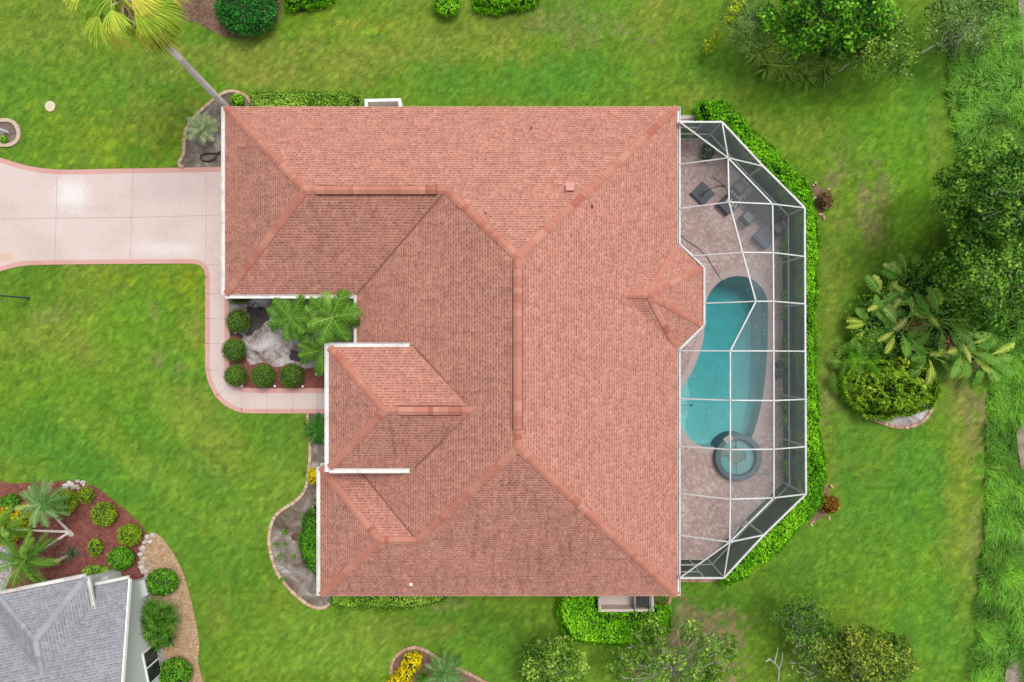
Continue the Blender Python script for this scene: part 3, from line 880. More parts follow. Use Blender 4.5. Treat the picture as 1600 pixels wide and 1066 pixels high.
p0 = np.stack([bx, by, bz], 1); dirv = np.stack([ux * ll, uy * ll, hh], 1); sid = np.stack([-uy * ww, ux * ww, 0 * ww], 1)
lb = LB()
lb.quads(np.stack([p0 - sid, p0 + sid, p0 + dirv + sid * .3, p0 + dirv - sid * .3], 1), .5, np.clip(bc, .002, .8))
tag(lb.build('grass', M['blade']), 'short mown lawn grass covering the yard round the house', 'grass', kind='stuff')

# ------------------------------------------------------------------ paths and beds
d = MB(); d.poly(W['drive'], .024)
drv = struct(d.build('driveway', M['concrete']))
d = MB(); d.poly(W['walk'], .026)
wlk = struct(d.build('footpath', M['concrete']))
jm = MB()
for pts in ([(90, 266), (88, 341), (86, 413)], [(208, 264), (206, 340), (204, 412)], [(322.5, 262), (322.3, 337), (322, 413)], [(-70, 345), (0, 343), (88, 341), (206, 340), (322, 337), (370, 335)]):
    jm.ribbon(PP(pts), .03, .030)
jm.build('expansion_joint', M['joint'], drv)
jm = MB()
for pts in ([(322, 413.6), (372, 413.6)], [(322, 459), (357, 459)], [(322, 498), (357, 498)], [(322, 537), (357, 537)], [(322, 578), (357, 578)], [(337.5, 619.5), (360, 600)], [(378, 608), (378, 644)], [(417.5, 608), (417.5, 645)], [(457, 608), (457, 645)], [(496.5, 608), (496.5, 645)]):
    jm.ribbon(PP(pts), .025, .036)
jm.build('expansion_joint', M['joint'], wlk)


def border(px, side, name, parent, w=.25, z=.028):
    b = MB(); pts = smooth(PP(px), 4); b.ribbon(pts, w, z, .006); b.build(name, M['border'], parent)


border([(-70, 225), (0, 250), (40, 262), (70, 267), (105, 269), (180, 267.5), (280, 266), (372, 264)], 1, 'border_strip', drv)
border([(-70, 443), (0, 421), (22, 415), (50, 411), (150, 409.5), (220, 409), (270, 408.6), (290, 408.6), (302, 409), (311, 410.5), (317.5, 414.5), (322.5, 421.5), (324.5, 432), (324.5, 446), (324.5, 560), (325.3, 581), (330, 598), (340, 617), (354, 630.5), (369, 638.5), (384, 642), (420, 642.5), (535, 642.5)], 1, 'border_strip', drv, z=.030)
border([(535, 610.5), (440, 610.5), (395, 610.5), (377, 608), (364, 599.5), (356.5, 587), (354.5, 570), (354.5, 520), (354.5, 440)], 1, 'border_strip', wlk)

for k, mname, z in (('court', 'sand', .02), ('nw', 'soil', .02), ('ring', 'soil', .02), ('west', 'soil', .02), ('se', 'sand', .02), ('bot', 'brown_mulch', .02), ('top', 'brown_mulch', .02), ('red', 'red_mulch', .02), ('shell', 'shell', .032)):
    d = MB(); d.poly(W[k], z)
    nm = {'red': 'mulch_bed', 'shell': 'gravel_path', 'top': 'mulch_bed', 'bot': 'mulch_bed'}.get(k, 'planting_bed')
    struct(d.build(nm, M[mname]))


def chips(poly, z, n, size, mat, name, label, cat):
    xs = [p[0] for p in poly]; ys = [p[1] for p in poly]
    x = rng.uniform(min(xs), max(xs), n); y = rng.uniform(min(ys), max(ys), n)
    k = inpoly(x, y, poly); x, y = x[k], y[k]; n = len(x)
    l = LB()
    l.leaves(np.stack([x, y, z + rng.uniform(.005, .03, n)], 1), np.repeat([[0, 0, 1.0]], n, 0), size, .45, np.clip(rng.normal(.5, .25, n), 0, 1), .35)
    tag(l.build(name, mat), label, cat, kind='stuff')


mp_ = PP(smooth([(384, 606), (440, 606.5), (500, 606.5), (528, 606), (528, 578), (500, 572), (478, 576), (456, 568), (432, 574), (411, 566), (392, 570), (384, 556), (378, 530), (366, 524), (359, 530), (359, 572), (362, 590), (372, 602)], 3, True))
d = MB(); d.poly(mp_, .032); struct(d.build('mulch_bed', M['red_mulch']))
chips(mp_, .032, 3000, .075, M['rchip'], 'red_mulch', 'red brown bark mulch under the topiary balls along the walk', 'mulch')
chips(W['red'], .02, 16000, .085, M['rchip'], 'red_mulch', 'red bark mulch spread in the front corner bed by the grey roofed house', 'mulch')
chips(W['shell'], .032, 14000, .08, M['schip'], 'gravel', 'tan shell gravel strip beside the grey roofed house', 'gravel')
chips(W['top'], .02, 5000, .09, M['bchip'], 'brown_mulch', 'brown mulch round the dark rounded bush at the top edge', 'mulch')
chips(W['bot'], .02, 2500, .08, M['bchip'], 'brown_mulch', 'brown mulch under the yellow shrubs at the bottom edge', 'mulch')
chips(W['court'], .02, 2600, .07, M['bchip'], 'brown_mulch', 'scattered brown bark in the sandy courtyard bed', 'mulch')
d = MB(); d.poly(W['marsh'], 0); 
# bare bank patches at the far right edge
for i, px in enumerate(([(1596, -10), (1596, 40), (1602, 100), (1600, 140), (1660, 140), (1660, -10)], [(1596, 655), (1590, 690), (1598, 740), (1602, 760), (1660, 760), (1660, 650)], [(1602, 820), (1600, 900), (1604, 960), (1660, 960), (1660, 820)], [(1580, 1028), (1570, 1050), (1572, 1080), (1599, 1080), (1596, 1036)])):
    pts = smooth(PP(px), 3, True)
    m_ = MB(); m_.poly(pts, 0.0)
    V = m_.V[0]
    V[:, 2] = 0.05 - np.clip((V[:, 0] - 27.6) / 5, 0, 1) * .6
    struct(m_.build('mud_bank', M['mud']))


def edging(px, name, label, w=.17, h=.09, gap=.012, bl=.115, tint=(.15, .95), z=0.0):
    """a course of bricks on end"""
    pts = [np.array(p) for p in PP(px)]
    seg = [np.linalg.norm(pts[i + 1] - pts[i]) for i in range(len(pts) - 1)]
    L = sum(seg); k = max(1, int(L / bl))
    b = MB()
    cum = np.concatenate([[0], np.cumsum(seg)])
    for i in range(k):
        s = (i + .5) * L / k
        j = min(np.searchsorted(cum, s) - 1, len(seg) - 1); j = max(j, 0)
        t = (s - cum[j]) / seg[j]
        c = pts[j] * (1 - t) + pts[j + 1] * t
        dv = (pts[j + 1] - pts[j]) / seg[j]
        b.box((c[0], c[1], z + h / 2 + random.uniform(-.01, .012)), (L / k - gap, w * random.uniform(.92, 1.06), h), math.atan2(dv[1], dv[0]) + random.uniform(-.05, .05), random.uniform(*tint))
    g = MB(); g.ribbon([tuple(p) for p in pts], w * .92, z, h * .7)
    c0 = pts[0]
    o = tag(b.build(name, M['brick'], None, (c0[0], c0[1], z)), label, 'edging')
    g.build('mortar_bed', M['soil'], o)
    return o


edging(west_bed_edge, 'brick_edging', 'long curved brick edging round the bare bed west of the house', tint=(.45, 1.0))
edging(nw_bed_px[4:-3], 'brick_edging', 'curved brick edging round the bed at the foot of the tall palm', tint=(.5, 1.0))
edging(se_edge, 'brick_edging', 'pinkish brick edging below the yellow-green shrub mass by the pool lawn', tint=(.1, .9))
edging(bot_edge_a, 'brick_edging', 'brick edging arching over the yellow croton bed at the bottom edge', tint=(.3, .8))
edging([(1062, 905), (1050, 925), (1044, 945)], 'brick_edging', 'short salmon brick row at the lower right house corner', tint=(.1, .6))
edging([(1062, 907), (1075, 906), (1100, 907), (1128, 905)], 'brick_edging', 'salmon brick row under the bottom wall of the pool cage', tint=(.1, .6))
ro = MB(); ro.ribbon(smooth(PP([(-16, 192), (2, 189), (18, 189.5), (27, 197), (31, 209), (28, 220), (17, 227), (0, 227), (-16, 224), (-24, 208)]), 5, True), .2, 0, .12, closed=True)
tag(ro.build('bed_curb', M['curb'], None, P(0, 208)), 'cast beige curb ring round the small bed with the white post', 'curb')
sl = MB(); sl.prism(PP([(1062, 181), (1095, 180), (1096, 185), (1062, 187)]), 0, .05); sl.prism(PP([(1062, 187.5), (1085, 187.5), (1083, 190.5), (1062, 191)]), 0, .045)
struct(sl.build('paving', M['coping']))

# ------------------------------------------------------------------ house
house = thing('house', 'large house with weathered terracotta shingle hip roof and white gutters', 'house', (0.2, -0.5, 0))


def frame_for(pts):
    p = [np.array(q) for q in pts]
    nrm = np.zeros(3)
    for i in range(len(p)):
        nrm += np.cross(p[i] - p[0], p[(i + 1) % len(p)] - p[0])
    nrm /= np.linalg.norm(nrm)
    if nrm[2] < 0: nrm = -nrm
    up = np.array((0, 0, 1.0)) - nrm * nrm[2]; up /= np.linalg.norm(up)
    return np.cross(up, nrm), up, nrm


def roof_face(mb, pts, e, stain, off=None):
    u, v, nrm = frame_for(pts)
    ox, oy = (random.uniform(0, 90), 0.145 * random.randint(0, 300)) if off is None else off
    uv = [(float(np.dot(p, u)) + ox, (p[2] - e) / v[2] + oy) for p in pts]
    ar = np.cross(np.array(pts[1]) - np.array(pts[0]), np.array(pts[2]) - np.array(pts[0]))
    # orientation by area sum
    s_ = sum(pts[i][0] * pts[(i + 1) % len(pts)][1] - pts[(i + 1) % len(pts)][0] * pts[i][1] for i in range(len(pts)))
    pts2, uv2 = (pts, uv) if s_ > 0 else (pts[::-1], uv[::-1])
    mb.add(pts2, [tuple(range(len(pts2)))], .5, None, uv2, stain)


def cap_line(a, b, w, drop, name, mat, parent, lift=.03):
    a = np.array(a, float); b = np.array(b, float)
    L = np.linalg.norm(b - a); d = (b - a) / L
    s = np.array((-d[1], d[0], 0)); s /= np.linalg.norm(s)
    mb = MB(); t = 0.0
    while t < L - .01:
        l = min(random.choice((.2, .28, .28, .5, .8)), L - t)
        p0 = a + d * t; p1 = a + d * (t + l)
        tint = min(1, max(0, random.gauss(.62, .26)))
        ww = w * random.uniform(.96, 1.04)
        V = []
        for p, up in ((p0, .004), (p1, .018)):
            z = np.array((0, 0, lift + up))
            V += [p - s * ww - np.array((0, 0, drop * ww)) + z, p - s * ww * .15 + z, p + s * ww * .15 + z, p + s * ww - np.array((0, 0, drop * ww)) + z]
            V += [p - s * ww - np.array((0, 0, drop * ww + .03)), p + s * ww - np.array((0, 0, drop * ww + .03))]
        F = [(0, 1, 7, 6), (1, 2, 8, 7), (2, 3, 9, 8), (4, 0, 6, 10), (3, 5, 11, 9), (6, 7, 8, 9, 11, 10)]
        mb.add(V, [f[::-1] for f in F], tint)
        t += l
    return mb.build(name, mat, parent)


def vent_box(a, b, name, parent, wid=.2, drop=.5, mat=None):
    """raised ridge vent: a low capped box with dark slits along both sides"""
    a = np.array(a, float); b = np.array(b, float)
    L = np.linalg.norm(b - a); d = (b - a) / L; s = np.array((-d[1], d[0], 0))
    mb = MB(); t = 0
    while t < L - .01:
        l = min(random.choice((.25, .3, .45, .7)), L - t)
        V = []
        for p in (a + d * t, a + d * (t + l)):
            for k, zz in ((-1, -drop * wid + .13), (-.12, .13), (.12, .13), (1, -drop * wid + .13)):
                V.append(p + s * wid * k + np.array((0, 0, zz + .01)))
        mb.add(V, [f[::-1] for f in [(0, 1, 5, 4), (1, 2, 6, 5), (2, 3, 7, 6)]], min(1, max(0, random.gauss(.55, .3))))
        t += l
    o = mb.build(name, M['cap'], parent)
    sk = MB()
    for k in (-1, 1):
        q = s * k * (wid + .012)
        V = [a + q + np.array((0, 0, -drop * wid - .02)), b + q + np.array((0, 0, -drop * wid - .02)), b + q * .9 + np.array((0, 0, -drop * wid + .125)), a + q * .9 + np.array((0, 0, -drop * wid + .125))]
        q2 = s * k * (wid + .045)
        V2 = [V[0], V[1], b + q2 + np.array((0, 0, -drop * (wid + .045) + .02)), a + q2 + np.array((0, 0, -drop * (wid + .045) + .02))]
        sk.add(V, [(0, 1, 2, 3)]); sk.add(V2, [(0, 1, 2, 3)])
    for p in (a, b):
        sk.bar(p + s * wid + np.array((0, 0, -drop * wid + .06)), p + np.array((0, 0, .07)), .02, .1)
        sk.bar(p - s * wid + np.array((0, 0, -drop * wid + .06)), p + np.array((0, 0, .07)), .02, .1)
    sk.build('vent_slit', M['dark'], parent)
    return o


hw = 0.5 * (XE - XW); ZR = E0 + .5 * hw; XR = .5 * (XW + XE)
RN = (XR, YN - hw, ZR); RS = (XR, YS + hw, ZR)
gh = .5 * (YN - GY); ZG = E0 + .5 * gh; GA = (GX + gh, YN - gh, ZG); GM = (XW + gh, YN - gh, ZG)
sh = .5 * (SY - YS); ZS = E0 + .5 * sh; SA = (SX + sh, YS + sh, ZS); SM = (XW + sh, YS + sh, ZS)
zb = 4.2; BT = (XE - (zb - E0) * 2, .5 * (BN0 + BS0), zb); BA = (6.78, BT[1], zb - .02)
rf = MB()
roof_face(rf, [(GX, YN, E0), (XE, YN, E0), RN, GM, GA][::-1], E0, .12)
roof_face(rf, [(XE, YN, E0), (XE, BN0, E0), BT, (XE, BS0, E0), (XE, YS, E0), RS, RN], E0, .06)
roof_face(rf, [(XE, YS, E0), (SX, YS, E0), SA, SM, RS], E0, .7)
roof_face(rf, [RN, GM, (XW, GY, E0), (XW, SY, E0), SM, RS], E0, .5)
roof_face(rf, [(GX, GY, E0), (GX, YN, E0), GA], E0, .7)
roof_face(rf, [(GX, GY, E0), GA, GM, (XW, GY, E0)], E0, .6)
roof_face(rf, [(SX, YS, E0), (SX, SY, E0), SA], E0, .75)
roof_face(rf, [(SX, SY, E0), (XW, SY, E0), SM, SA], E0, .35)
for f in ([BT, BA, (XE, BN0, E0)], [BA, (XE, BN0, E0), (BX, BN1, E0)], [BA, (BX, BN1, E0), (BX, BS1, E0)], [BA, (BX, BS1, E0), (XE, BS0, E0)], [BA, BT, (XE, BS0, E0)]):
    roof_face(rf, f, E0, .12)
roof = rf.build('roof', M['roof'], house)
# front portico: its own raised hip roof running back into the main west slope
EP = 4.3
qx, qn, qs = P(514.5, 0, EP)[0], P(0, 543, EP)[1], P(0, 731.5, EP)[1]
ph = .5 * (qn - qs); ZP = EP + .5 * ph; ym = .5 * (qn + qs)
xt = XW + (ZP - E0) * 2; xe = XW + (EP - E0) * 2
PA = (qx + ph, ym, ZP); PT = (xt + .05, ym, ZP)
pr = MB()
roof_face(pr, [(qx, qn, EP), PA, PT, (xe + .05, qn, EP)], EP, .15)
roof_face(pr, [(qx, qs, EP), (xe + .05, qs, EP), PT, PA], EP, .75)
roof_face(pr, [(qx, qs, EP), (qx, qn, EP), PA], EP, .55)
proof = pr.build('portico_roof', M['roof'], house)
CW = .185
up = lambda p: p
for a, b, dr in (((GX, YN, E0), GA, .354), ((GX, GY, E0), GA, .354), (GM, RN, .354), ((XE, YN, E0), RN, .354), ((XE, YS, E0), RS, .354), (SM, RS, .354), ((SX, SY, E0), SA, .354), ((SX, YS, E0), SA, .354), (SA, SM, .5)):
    cap_line(a, b, CW, dr, 'ridge_cap', M['cap'], roof)
gvA, gvB = P(493, 292, ZG)[0], P(682, 292, ZG)[0]
cap_line(GA, (gvA, GA[1], ZG), CW, .5, 'ridge_cap', M['cap'], roof); cap_line((gvB, GA[1], ZG), GM, CW, .5, 'ridge_cap', M['cap'], roof)
vent_box((gvA, GA[1], ZG), (gvB, GA[1], ZG), 'ridge_vent', roof)
mvA, mvB = P(0, 421, ZR)[1], P(0, 671, ZR)[1]
cap_line(RN, (XR, mvA, ZR), CW, .5, 'ridge_cap', M['cap'], roof); cap_line((XR, mvB, ZR), RS, CW, .5, 'ridge_cap', M['cap'], roof)
vent_box((XR, mvA, ZR), (XR, mvB, ZR), 'ridge_vent', roof)
pvA, pvB = P(623, 0, ZP)[0], P(720, 0, ZP)[0]
cap_line((qx, qn, EP), PA, CW, .354, 'ridge_cap', M['cap'], proof); cap_line((qx, qs, EP), PA, CW, .354, 'ridge_cap', M['cap'], proof)
cap_line(PA, (pvA, ym, ZP), CW, .5, 'ridge_cap', M['cap'], proof); cap_line((pvB, ym, ZP), PT, CW, .5, 'ridge_cap', M['cap'], proof)
vent_box((pvA, ym, ZP), (pvB, ym, ZP), 'ridge_vent', proof)
for q in ((XE, BN0, E0), (BX, BN1, E0), (BX, BS1, E0), (XE, BS0, E0)):
    cap_line(q, BA, .15, .2, 'ridge_cap', M['cap'], roof)
cap_line(BA, BT, .16, .35, 'ridge_cap', M['cap'], roof)


for a, b, pr_ in ((GM, (XW, GY, E0), roof), (SM, (XW, SY, E0), roof), (PT, (xe, qn, EP), proof), (PT, (xe, qs, EP), proof)):  # thin dark strips draw in the valley shadow and the shingle cut line
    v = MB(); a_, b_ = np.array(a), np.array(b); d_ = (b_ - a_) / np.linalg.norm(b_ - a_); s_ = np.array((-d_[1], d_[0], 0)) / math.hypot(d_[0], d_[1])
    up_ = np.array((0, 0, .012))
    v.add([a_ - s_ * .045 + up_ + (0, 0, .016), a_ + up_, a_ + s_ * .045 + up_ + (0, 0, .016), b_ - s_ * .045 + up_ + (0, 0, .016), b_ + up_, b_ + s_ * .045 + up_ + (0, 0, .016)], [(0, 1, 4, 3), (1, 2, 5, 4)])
    v.build('valley_shade_line', M['valley'], pr_)


def main_z(x, y):
    z = E0 + .5 * min(x - XW, XE - x, y - YS, YN - y)
    if y > GY and x < XR: z = max(z, E0 + .5 * min(x - GX, YN - y, y - GY))
    if y < SY and x < XR: z = max(z, E0 + .5 * min(x - SX, SY - y, y - YS))
    return z


def on_roof(px, py):
    z = 4.0
    for _ in range(8):
        x, y, _z = P(px, py, z); z = main_z(x, y)
    return x, y, z


for px, py, r, h in ((831, 199, .055, .3), (760, 332, .05, .22), (630, 900, .06, .3), (857, 243, .03, .05), (642, 913, .045, .1), (617, 427, .04, .06)):
    x, y, z = on_roof(px, py)
    v = MB(); v.lathe((x, y, z - .05), [(r * 2.2, .03), (r * 1.9, .07), (r, .09), (r, h + .05), (r * .75, h + .05), (r * .75, h)], 10)
    v.build('vent_pipe', M['pipe'] if py != 913 else M['white'], roof)
x, y, z = on_roof(890, 294)
v = MB(); v.box((x, y, z + .1), (.36, .34, .2)); v.box((x, y + .03, z + .22), (.4, .38, .03)); v.build('roof_vent', M['pipe'], roof)
x, y, z = on_roof(925, 323)
v = MB(); v.box((x, y, z + .02), (.1, .14, .05)); v.build('vent_pipe', M['dark'], roof)

# walls, soffit, fascia
wl_ = MB()
foot = [(GX + .55, YN - .55), (GX + .55, GY + .55), (XW + .55, GY + .55), (XW + .55, SY - .55), (SX + .55, SY - .55), (SX + .55, YS + .55), (XE - .55, YS + .55), (XE - .55, BS0 - .2), (BX - .5, BS1 + .15), (BX - .5, BN1 - .15), (XE - .55, BN0 + .2), (XE - .55, YN - .55)]
nf = len(foot)
V = [(a, b, 0) for a, b in foot] + [(a, b, E0 - .15) for a, b in foot]
wl_.add(V, [(i, (i + 1) % nf, nf + (i + 1) % nf, nf + i) for i in range(nf)])
pw = [(qx + .5, qn - .45), (qx + .5, qs + .45)]
for yy in (qn - .45, qs + .45):
    wl_.box((.5 * (qx + xe) + .2, yy, .5 * EP - .1), (xe - qx - .5, .25, EP - .2))
wl_.box((qx + .5, qn - .7, .5 * EP - .1), (.5, .5, EP - .2)); wl_.box((qx + .5, qs + .7, .5 * EP - .1), (.5, .5, EP - .2))
wl_.box((qx + .5, ym, EP - .5), (.3, qn - qs - 1.2, .6))
wall = wl_.build('wall', M['stucco'], house)
so = MB()
so.poly([(GX, YN), (GX, GY), (XW, GY), (XW, SY), (SX, SY), (SX, YS), (XE, YS), (XE, BS0), (BX, BS1), (BX, BN1), (XE, BN0), (XE, YN)][::-1], E0 - .16)
so.poly([(qx, qn), (qx, qs), (xe, qs), (xe, qn)], EP - .16)
so.build('soffit', M['soffit'], house)
fa = MB()
eave = [(GX, YN), (GX, GY), (XW, GY), (XW, SY), (SX, SY), (SX, YS), (XE, YS), (XE, BS0), (BX, BS1), (BX, BN1), (XE, BN0), (XE, YN)]
for i in range(len(eave)):
    a, b = eave[i], eave[(i + 1) % len(eave)]
    fa.bar((*a, E0 - .09), (*b, E0 - .09), .05, .17)
for a, b in (((qx, qs), (qx, qn)), ((qx, qn), (xe, qn)), ((qx, qs), (xe, qs))):
    fa.bar((*a, EP - .09), (*b, EP - .09), .05, .17)
fa.build('fascia', M['fascia'], house)


def gutter(a, b, e, out, parent=house, w=.17, mat='gutter'):
    o = np.array(out, float)
    g = MB()
    A_ = np.array((*a, e)); B_ = np.array((*b, e)); O = np.array((o[0], o[1], 0))
    d = (B_ - A_) / np.linalg.norm(B_ - A_)
    z = np.array((0, 0, 1.0))
    g.bar(A_ + O * (w / 2 + .03) - z * .10, B_ + O * (w / 2 + .03) - z * .10, w, .05)
    g.bar(A_ + O * (w + .03) - z * .055, B_ + O * (w + .03) - z * .055, .022, .15)
    g.bar(A_ + O * .04 - z * .06, B_ + O * .04 - z * .06, .02, .13)
    for p in (A_ - d * .006, B_ + d * .006):
        g.bar(p + O * .03 - z * .06, p + O * (w + .035) - z * .06, .014, .14)
    L = np.linalg.norm(B_ - A_); k = int(L / 1.5)
    h = g
    for i in range(k):
        p = A_ + d * (i + .7) * L / max(1, k)
        h.bar(p + O * .05 - z * .01, p + O * (w + .02) - z * .01, .03, .012)
    return g.build('gutter', M[mat], parent)


gutter((GX, YN), (GX, GY - .0), E0, (-1, 0)); gutter((GX, GY), (XW - .2, GY), E0, (0, -1)); gutter((XW, GY - .02), (XW, qn + .1), E0, (-1, 0), w=.13)
gutter((SX, SY), (SX, YS), E0, (-1, 0)); gutter((SX, SY), (qx - .05, SY), E0, (0, 1))
gutter((qx, qs - .18), (qx, qn + .18), EP, (-1, 0), w=.19); gutter((qx, qn), (xe - .25, qn), EP, (0, 1), w=.19); gutter((qx, qs), (xe - .25, qs), EP, (0, -1), w=.21)
gutter((XE, YN), (XE, BN0), E0, (1, 0), w=.13); gutter((XE, BS0), (XE, YS), E0, (1, 0), w=.13); gutter((BX, BN1), (BX, BS1), E0, (1, 0), w=.12)
dv = np.array((BX - XE, BN1 - BN0)); dv /= np.linalg.norm(dv)
gutter((XE, BN0), (BX, BN1), E0, (-dv[1], dv[0]), w=.12); dv = np.array((BX - XE, BS1 - BS0)); dv /= np.linalg.norm(dv)
gutter((XE, BS0), (BX, BS1), E0, (dv[1], -dv[0]), w=.12)
# openings (mostly under the eaves)
gd = MB(); gd.box((GX + .54, 7.3, 1.1), (.08, 4.9, 2.15)); go = gd.build('garage_door', M['white'], house)
gl = MB()
for k in range(4): gl.box((GX + .49, 7.3, .27 + k * .54), (.03, 4.7, .46))
gl.build('door_panel', M['white'], go)
fd = MB(); fd.box((XW + .55, ym, 1.1), (.1, 1.7, 2.2)); fo = fd.build('front_door', plain('dark wood door', A(110, 70, 50), .5, .15), house)
h_ = MB(); h_.tube([(XW + .46, ym - .08, .95), (XW + .46, ym - .08, 1.15)], .02); h_.build('door_handle', M['steel'], fo)
for (x, y, sx, sy, wz, hz) in ((-2.0, YN - .55, 1.5, .08, 1.45, 1.2), (4.5, YN - .55, 1.2, .08, 1.45, 1.2), (-9.5, YN - .55, 1.2, .08, 1.45, 1.2), (-5.5, YS + .55, 1.5, .08, 1.45, 1.2), (2.0, YS + .55, 1.5, .08, 1.45, 1.2), (SX + .55, -9.9, .08, 2.2, 1.4, 1.4), (-11.5, GY + .55, 1.5, .08, 1.4, 1.3), (XE - .55, -5, .08, 3.4, 1.15, 2.2), (XE - .55, 8.5, .08, 2.4, 1.15, 2.2), (BX - .5, 2.3, .08, 2.2, 1.4, 1.5)):
    w_ = MB(); w_.box((x, y, wz), (sx, sy, hz)); wo = w_.build('window', M['white'], house)
    p_ = MB(); p_.box((x, y, wz), (sx + .03 if sx < .2 else sx - .14, sy + .03 if sy < .2 else sy - .14, hz - .14)); p_.build('pane', M['glass'], wo)
# ------------------------------------------------------------------ pool deck, pool, spa
spa_xy = [(spa_c[0] + 1.28 * math.cos(2 * math.pi * k / 32), spa_c[1] + 1.28 * math.sin(2 * math.pi * k / 32)) for k in range(32)]
pol = np.array(pool_xy)
ar = sum(pool_xy[i][0] * pool_xy[(i + 1) % len(pool_xy)][1] - pool_xy[(i + 1) % len(pool_xy)][0] * pool_xy[i][1] for i in range(len(pool_xy)))
if ar < 0: pool_xy = pool_xy[::-1]


def offset(poly, d):
    n = len(poly); out = []
    for i in range(n):
        a = np.array(poly[i - 1]); b = np.array(poly[(i + 1) % n]); t = b - a; t /= np.linalg.norm(t) + 1e-9
        out.append((poly[i][0] + t[1] * d, poly[i][1] - t[0] * d))
    return out


cop_out = offset(pool_xy, .38)
dk = MB(); dk.poly(deck_poly, .03, [cop_out])
V = [(a, b, .03) for a, b in deck_poly] + [(a, b, -.1) for a, b in deck_poly]
nd_ = len(deck_poly)
dk.add(V, [(i, (i + 1) % nd_, nd_ + (i + 1) % nd_, nd_ + i) for i in range(nd_)])
struct(dk.build('pool_deck', M['paver']))
pool = thing('swimming_pool', 'kidney shaped swimming pool of teal water with pale coping', 'pool', (*P(1140, 560)[:2], -1.6))
n = len(pool_xy)
wb = offset(pool_xy, -.12)
bs = MB()
cx_, cy_ = np.mean(pool_xy, 0)
flz = lambda y: -1.0 - 1.1 * min(1, max(0, (y + 5.5) / 8.5))
V = [(a, b, -.02) for a, b in pool_xy] + [(a, b, -.9) for a, b in offset(pool_xy, -.03)] + [(a, b, flz(b)) for a, b in offset(pool_xy, -.35)]
F = [(i, n + i, n + (i + 1) % n, (i + 1) % n) for i in range(n)] + [(n + i, 2 * n + i, 2 * n + (i + 1) % n, n + (i + 1) % n) for i in range(n)]
bs.add(V, [f[::-1] for f in F])
bs.poly(offset(pool_xy, -.35), -1.25)
bs.V[-1][:, 2] = [flz(q[1]) for q in bs.V[-1]]
bs.build('basin', M['plaster'], pool)
cp = MB()
V = [(a, b, .05) for a, b in pool_xy] + [(a, b, .05) for a, b in cop_out] + [(a, b, -.12) for a, b in pool_xy] + [(a, b, .0) for a, b in cop_out]
F = [(i, (i + 1) % n, n + (i + 1) % n, n + i) for i in range(n)] + [(2 * n + i, 2 * n + (i + 1) % n, (i + 1) % n, i) for i in range(n)] + [(n + i, n + (i + 1) % n, 3 * n + (i + 1) % n, 3 * n + i) for i in range(n)]
cp.add(V, [f[::-1] for f in F])
cp.build('coping', M['coping'], pool)
# shallow entry shelf with a scalloped edge on the house side
shelf_px = [(1057, 655), (1058, 620), (1070, 597), (1078, 588), (1080, 598), (1079, 606), (1083, 614), (1081, 624), (1078, 632), (1080, 642), (1079, 652), (1075, 660), (1076, 668), (1076, 676), (1078, 684), (1070, 680)]
sf = MB(); sf.prism(smooth(PP(shelf_px), 3, True), -1.3, -.7); sf.build('entry_shelf', M['plaster'], pool)
dr = MB(); dr.lathe((*P(1132, 494)[:2], -1.98), [(.13, 0), (.13, .03), (.05, .04)], 12); dr.build('drain_cover', M['white'], pool)
wt = MB(); wq = offset(pool_xy, .02); wt.poly(wq, -.07); k0 = len(wt.F); wt.poly(wq, -2.6); wt.F[k0:] = [f[::-1] for f in wt.F[k0:]]
V = [(a, b, -.07) for a, b in wq] + [(a, b, -2.6) for a, b in wq]; wt.add(V, [(n + i, n + (i + 1) % n, (i + 1) % n, i) for i in range(n)])

wtr = wt.build('water', M['water'], pool, smooth=False)
sp = LB()  # small pale quads strewn just above the pool surface
x = rng.uniform(9.2, 14.4, 1900); y = rng.uniform(-5.8, 3.4, 1900)
k = inpoly(x, y, offset(pool_xy, -.1)) & (np.hypot(x - spa_c[0], y - spa_c[1]) > 1.5) & (rng.random(1900) < np.clip(vn(x * .9, y * .6, 8) * 1.3 - .25 + (x - 11.5) * .06, .03, 1))
x, y = x[k], y[k]
sp.leaves(np.stack([x, y, np.full(len(x), -.055)], 1), np.repeat([[0, 0, 1.0]], len(x), 0), rng.uniform(.02, .055, len(x)), .9, .5, .02)
tag(sp.build('water_flecks', M['specks']), 'pale specks scattered over the pool water', 'flecks', kind='stuff')

spa = thing('spa', 'round raised spa ringed with slate tile at the foot of the pool', 'spa', (spa_c[0], spa_c[1], 0))
s1 = MB(); s1.lathe((spa_c[0], spa_c[1], -1.2), [(1.29, 0), (1.29, 1.62), (1.26, 1.65), (1.02, 1.65), (1.0, 1.62), (1.0, .5), (.2, .5)], 40)
s1.build('rim', M['tile'], spa)
s2 = MB(); s2.lathe((spa_c[0], spa_c[1], -.69), [(.99, 0), (.99, .02)], 36)
s2.build('floor', M['spa_floor'], spa)
s3 = MB()
def arc_seat(a0, a1, r0, r1, zt):
    pts = [(spa_c[0] + r1 * math.cos(a), spa_c[1] + r1 * math.sin(a)) for a in np.linspace(a0, a1, 16)] + [(spa_c[0] + r0 * math.cos(a), spa_c[1] + r0 * math.sin(a)) for a in np.linspace(a1, a0, 16)]
    s3.prism(pts, -.6, zt)
arc_seat(R(-33), R(91), .5, .98, .1); arc_seat(R(91), R(182), .55, .98, .0); arc_seat(R(-178), R(-91), .5, .98, .1); arc_seat(R(-91), R(-33), .34, .98, .14)
s3.build('seat', M['spa_seat'], spa)
s4 = MB(); s4.poly([(spa_c[0] + .995 * math.cos(2 * math.pi * k / 36), spa_c[1] + .995 * math.sin(2 * math.pi * k / 36)) for k in range(36)], .36); s4.build('water', M['spawater'], spa)
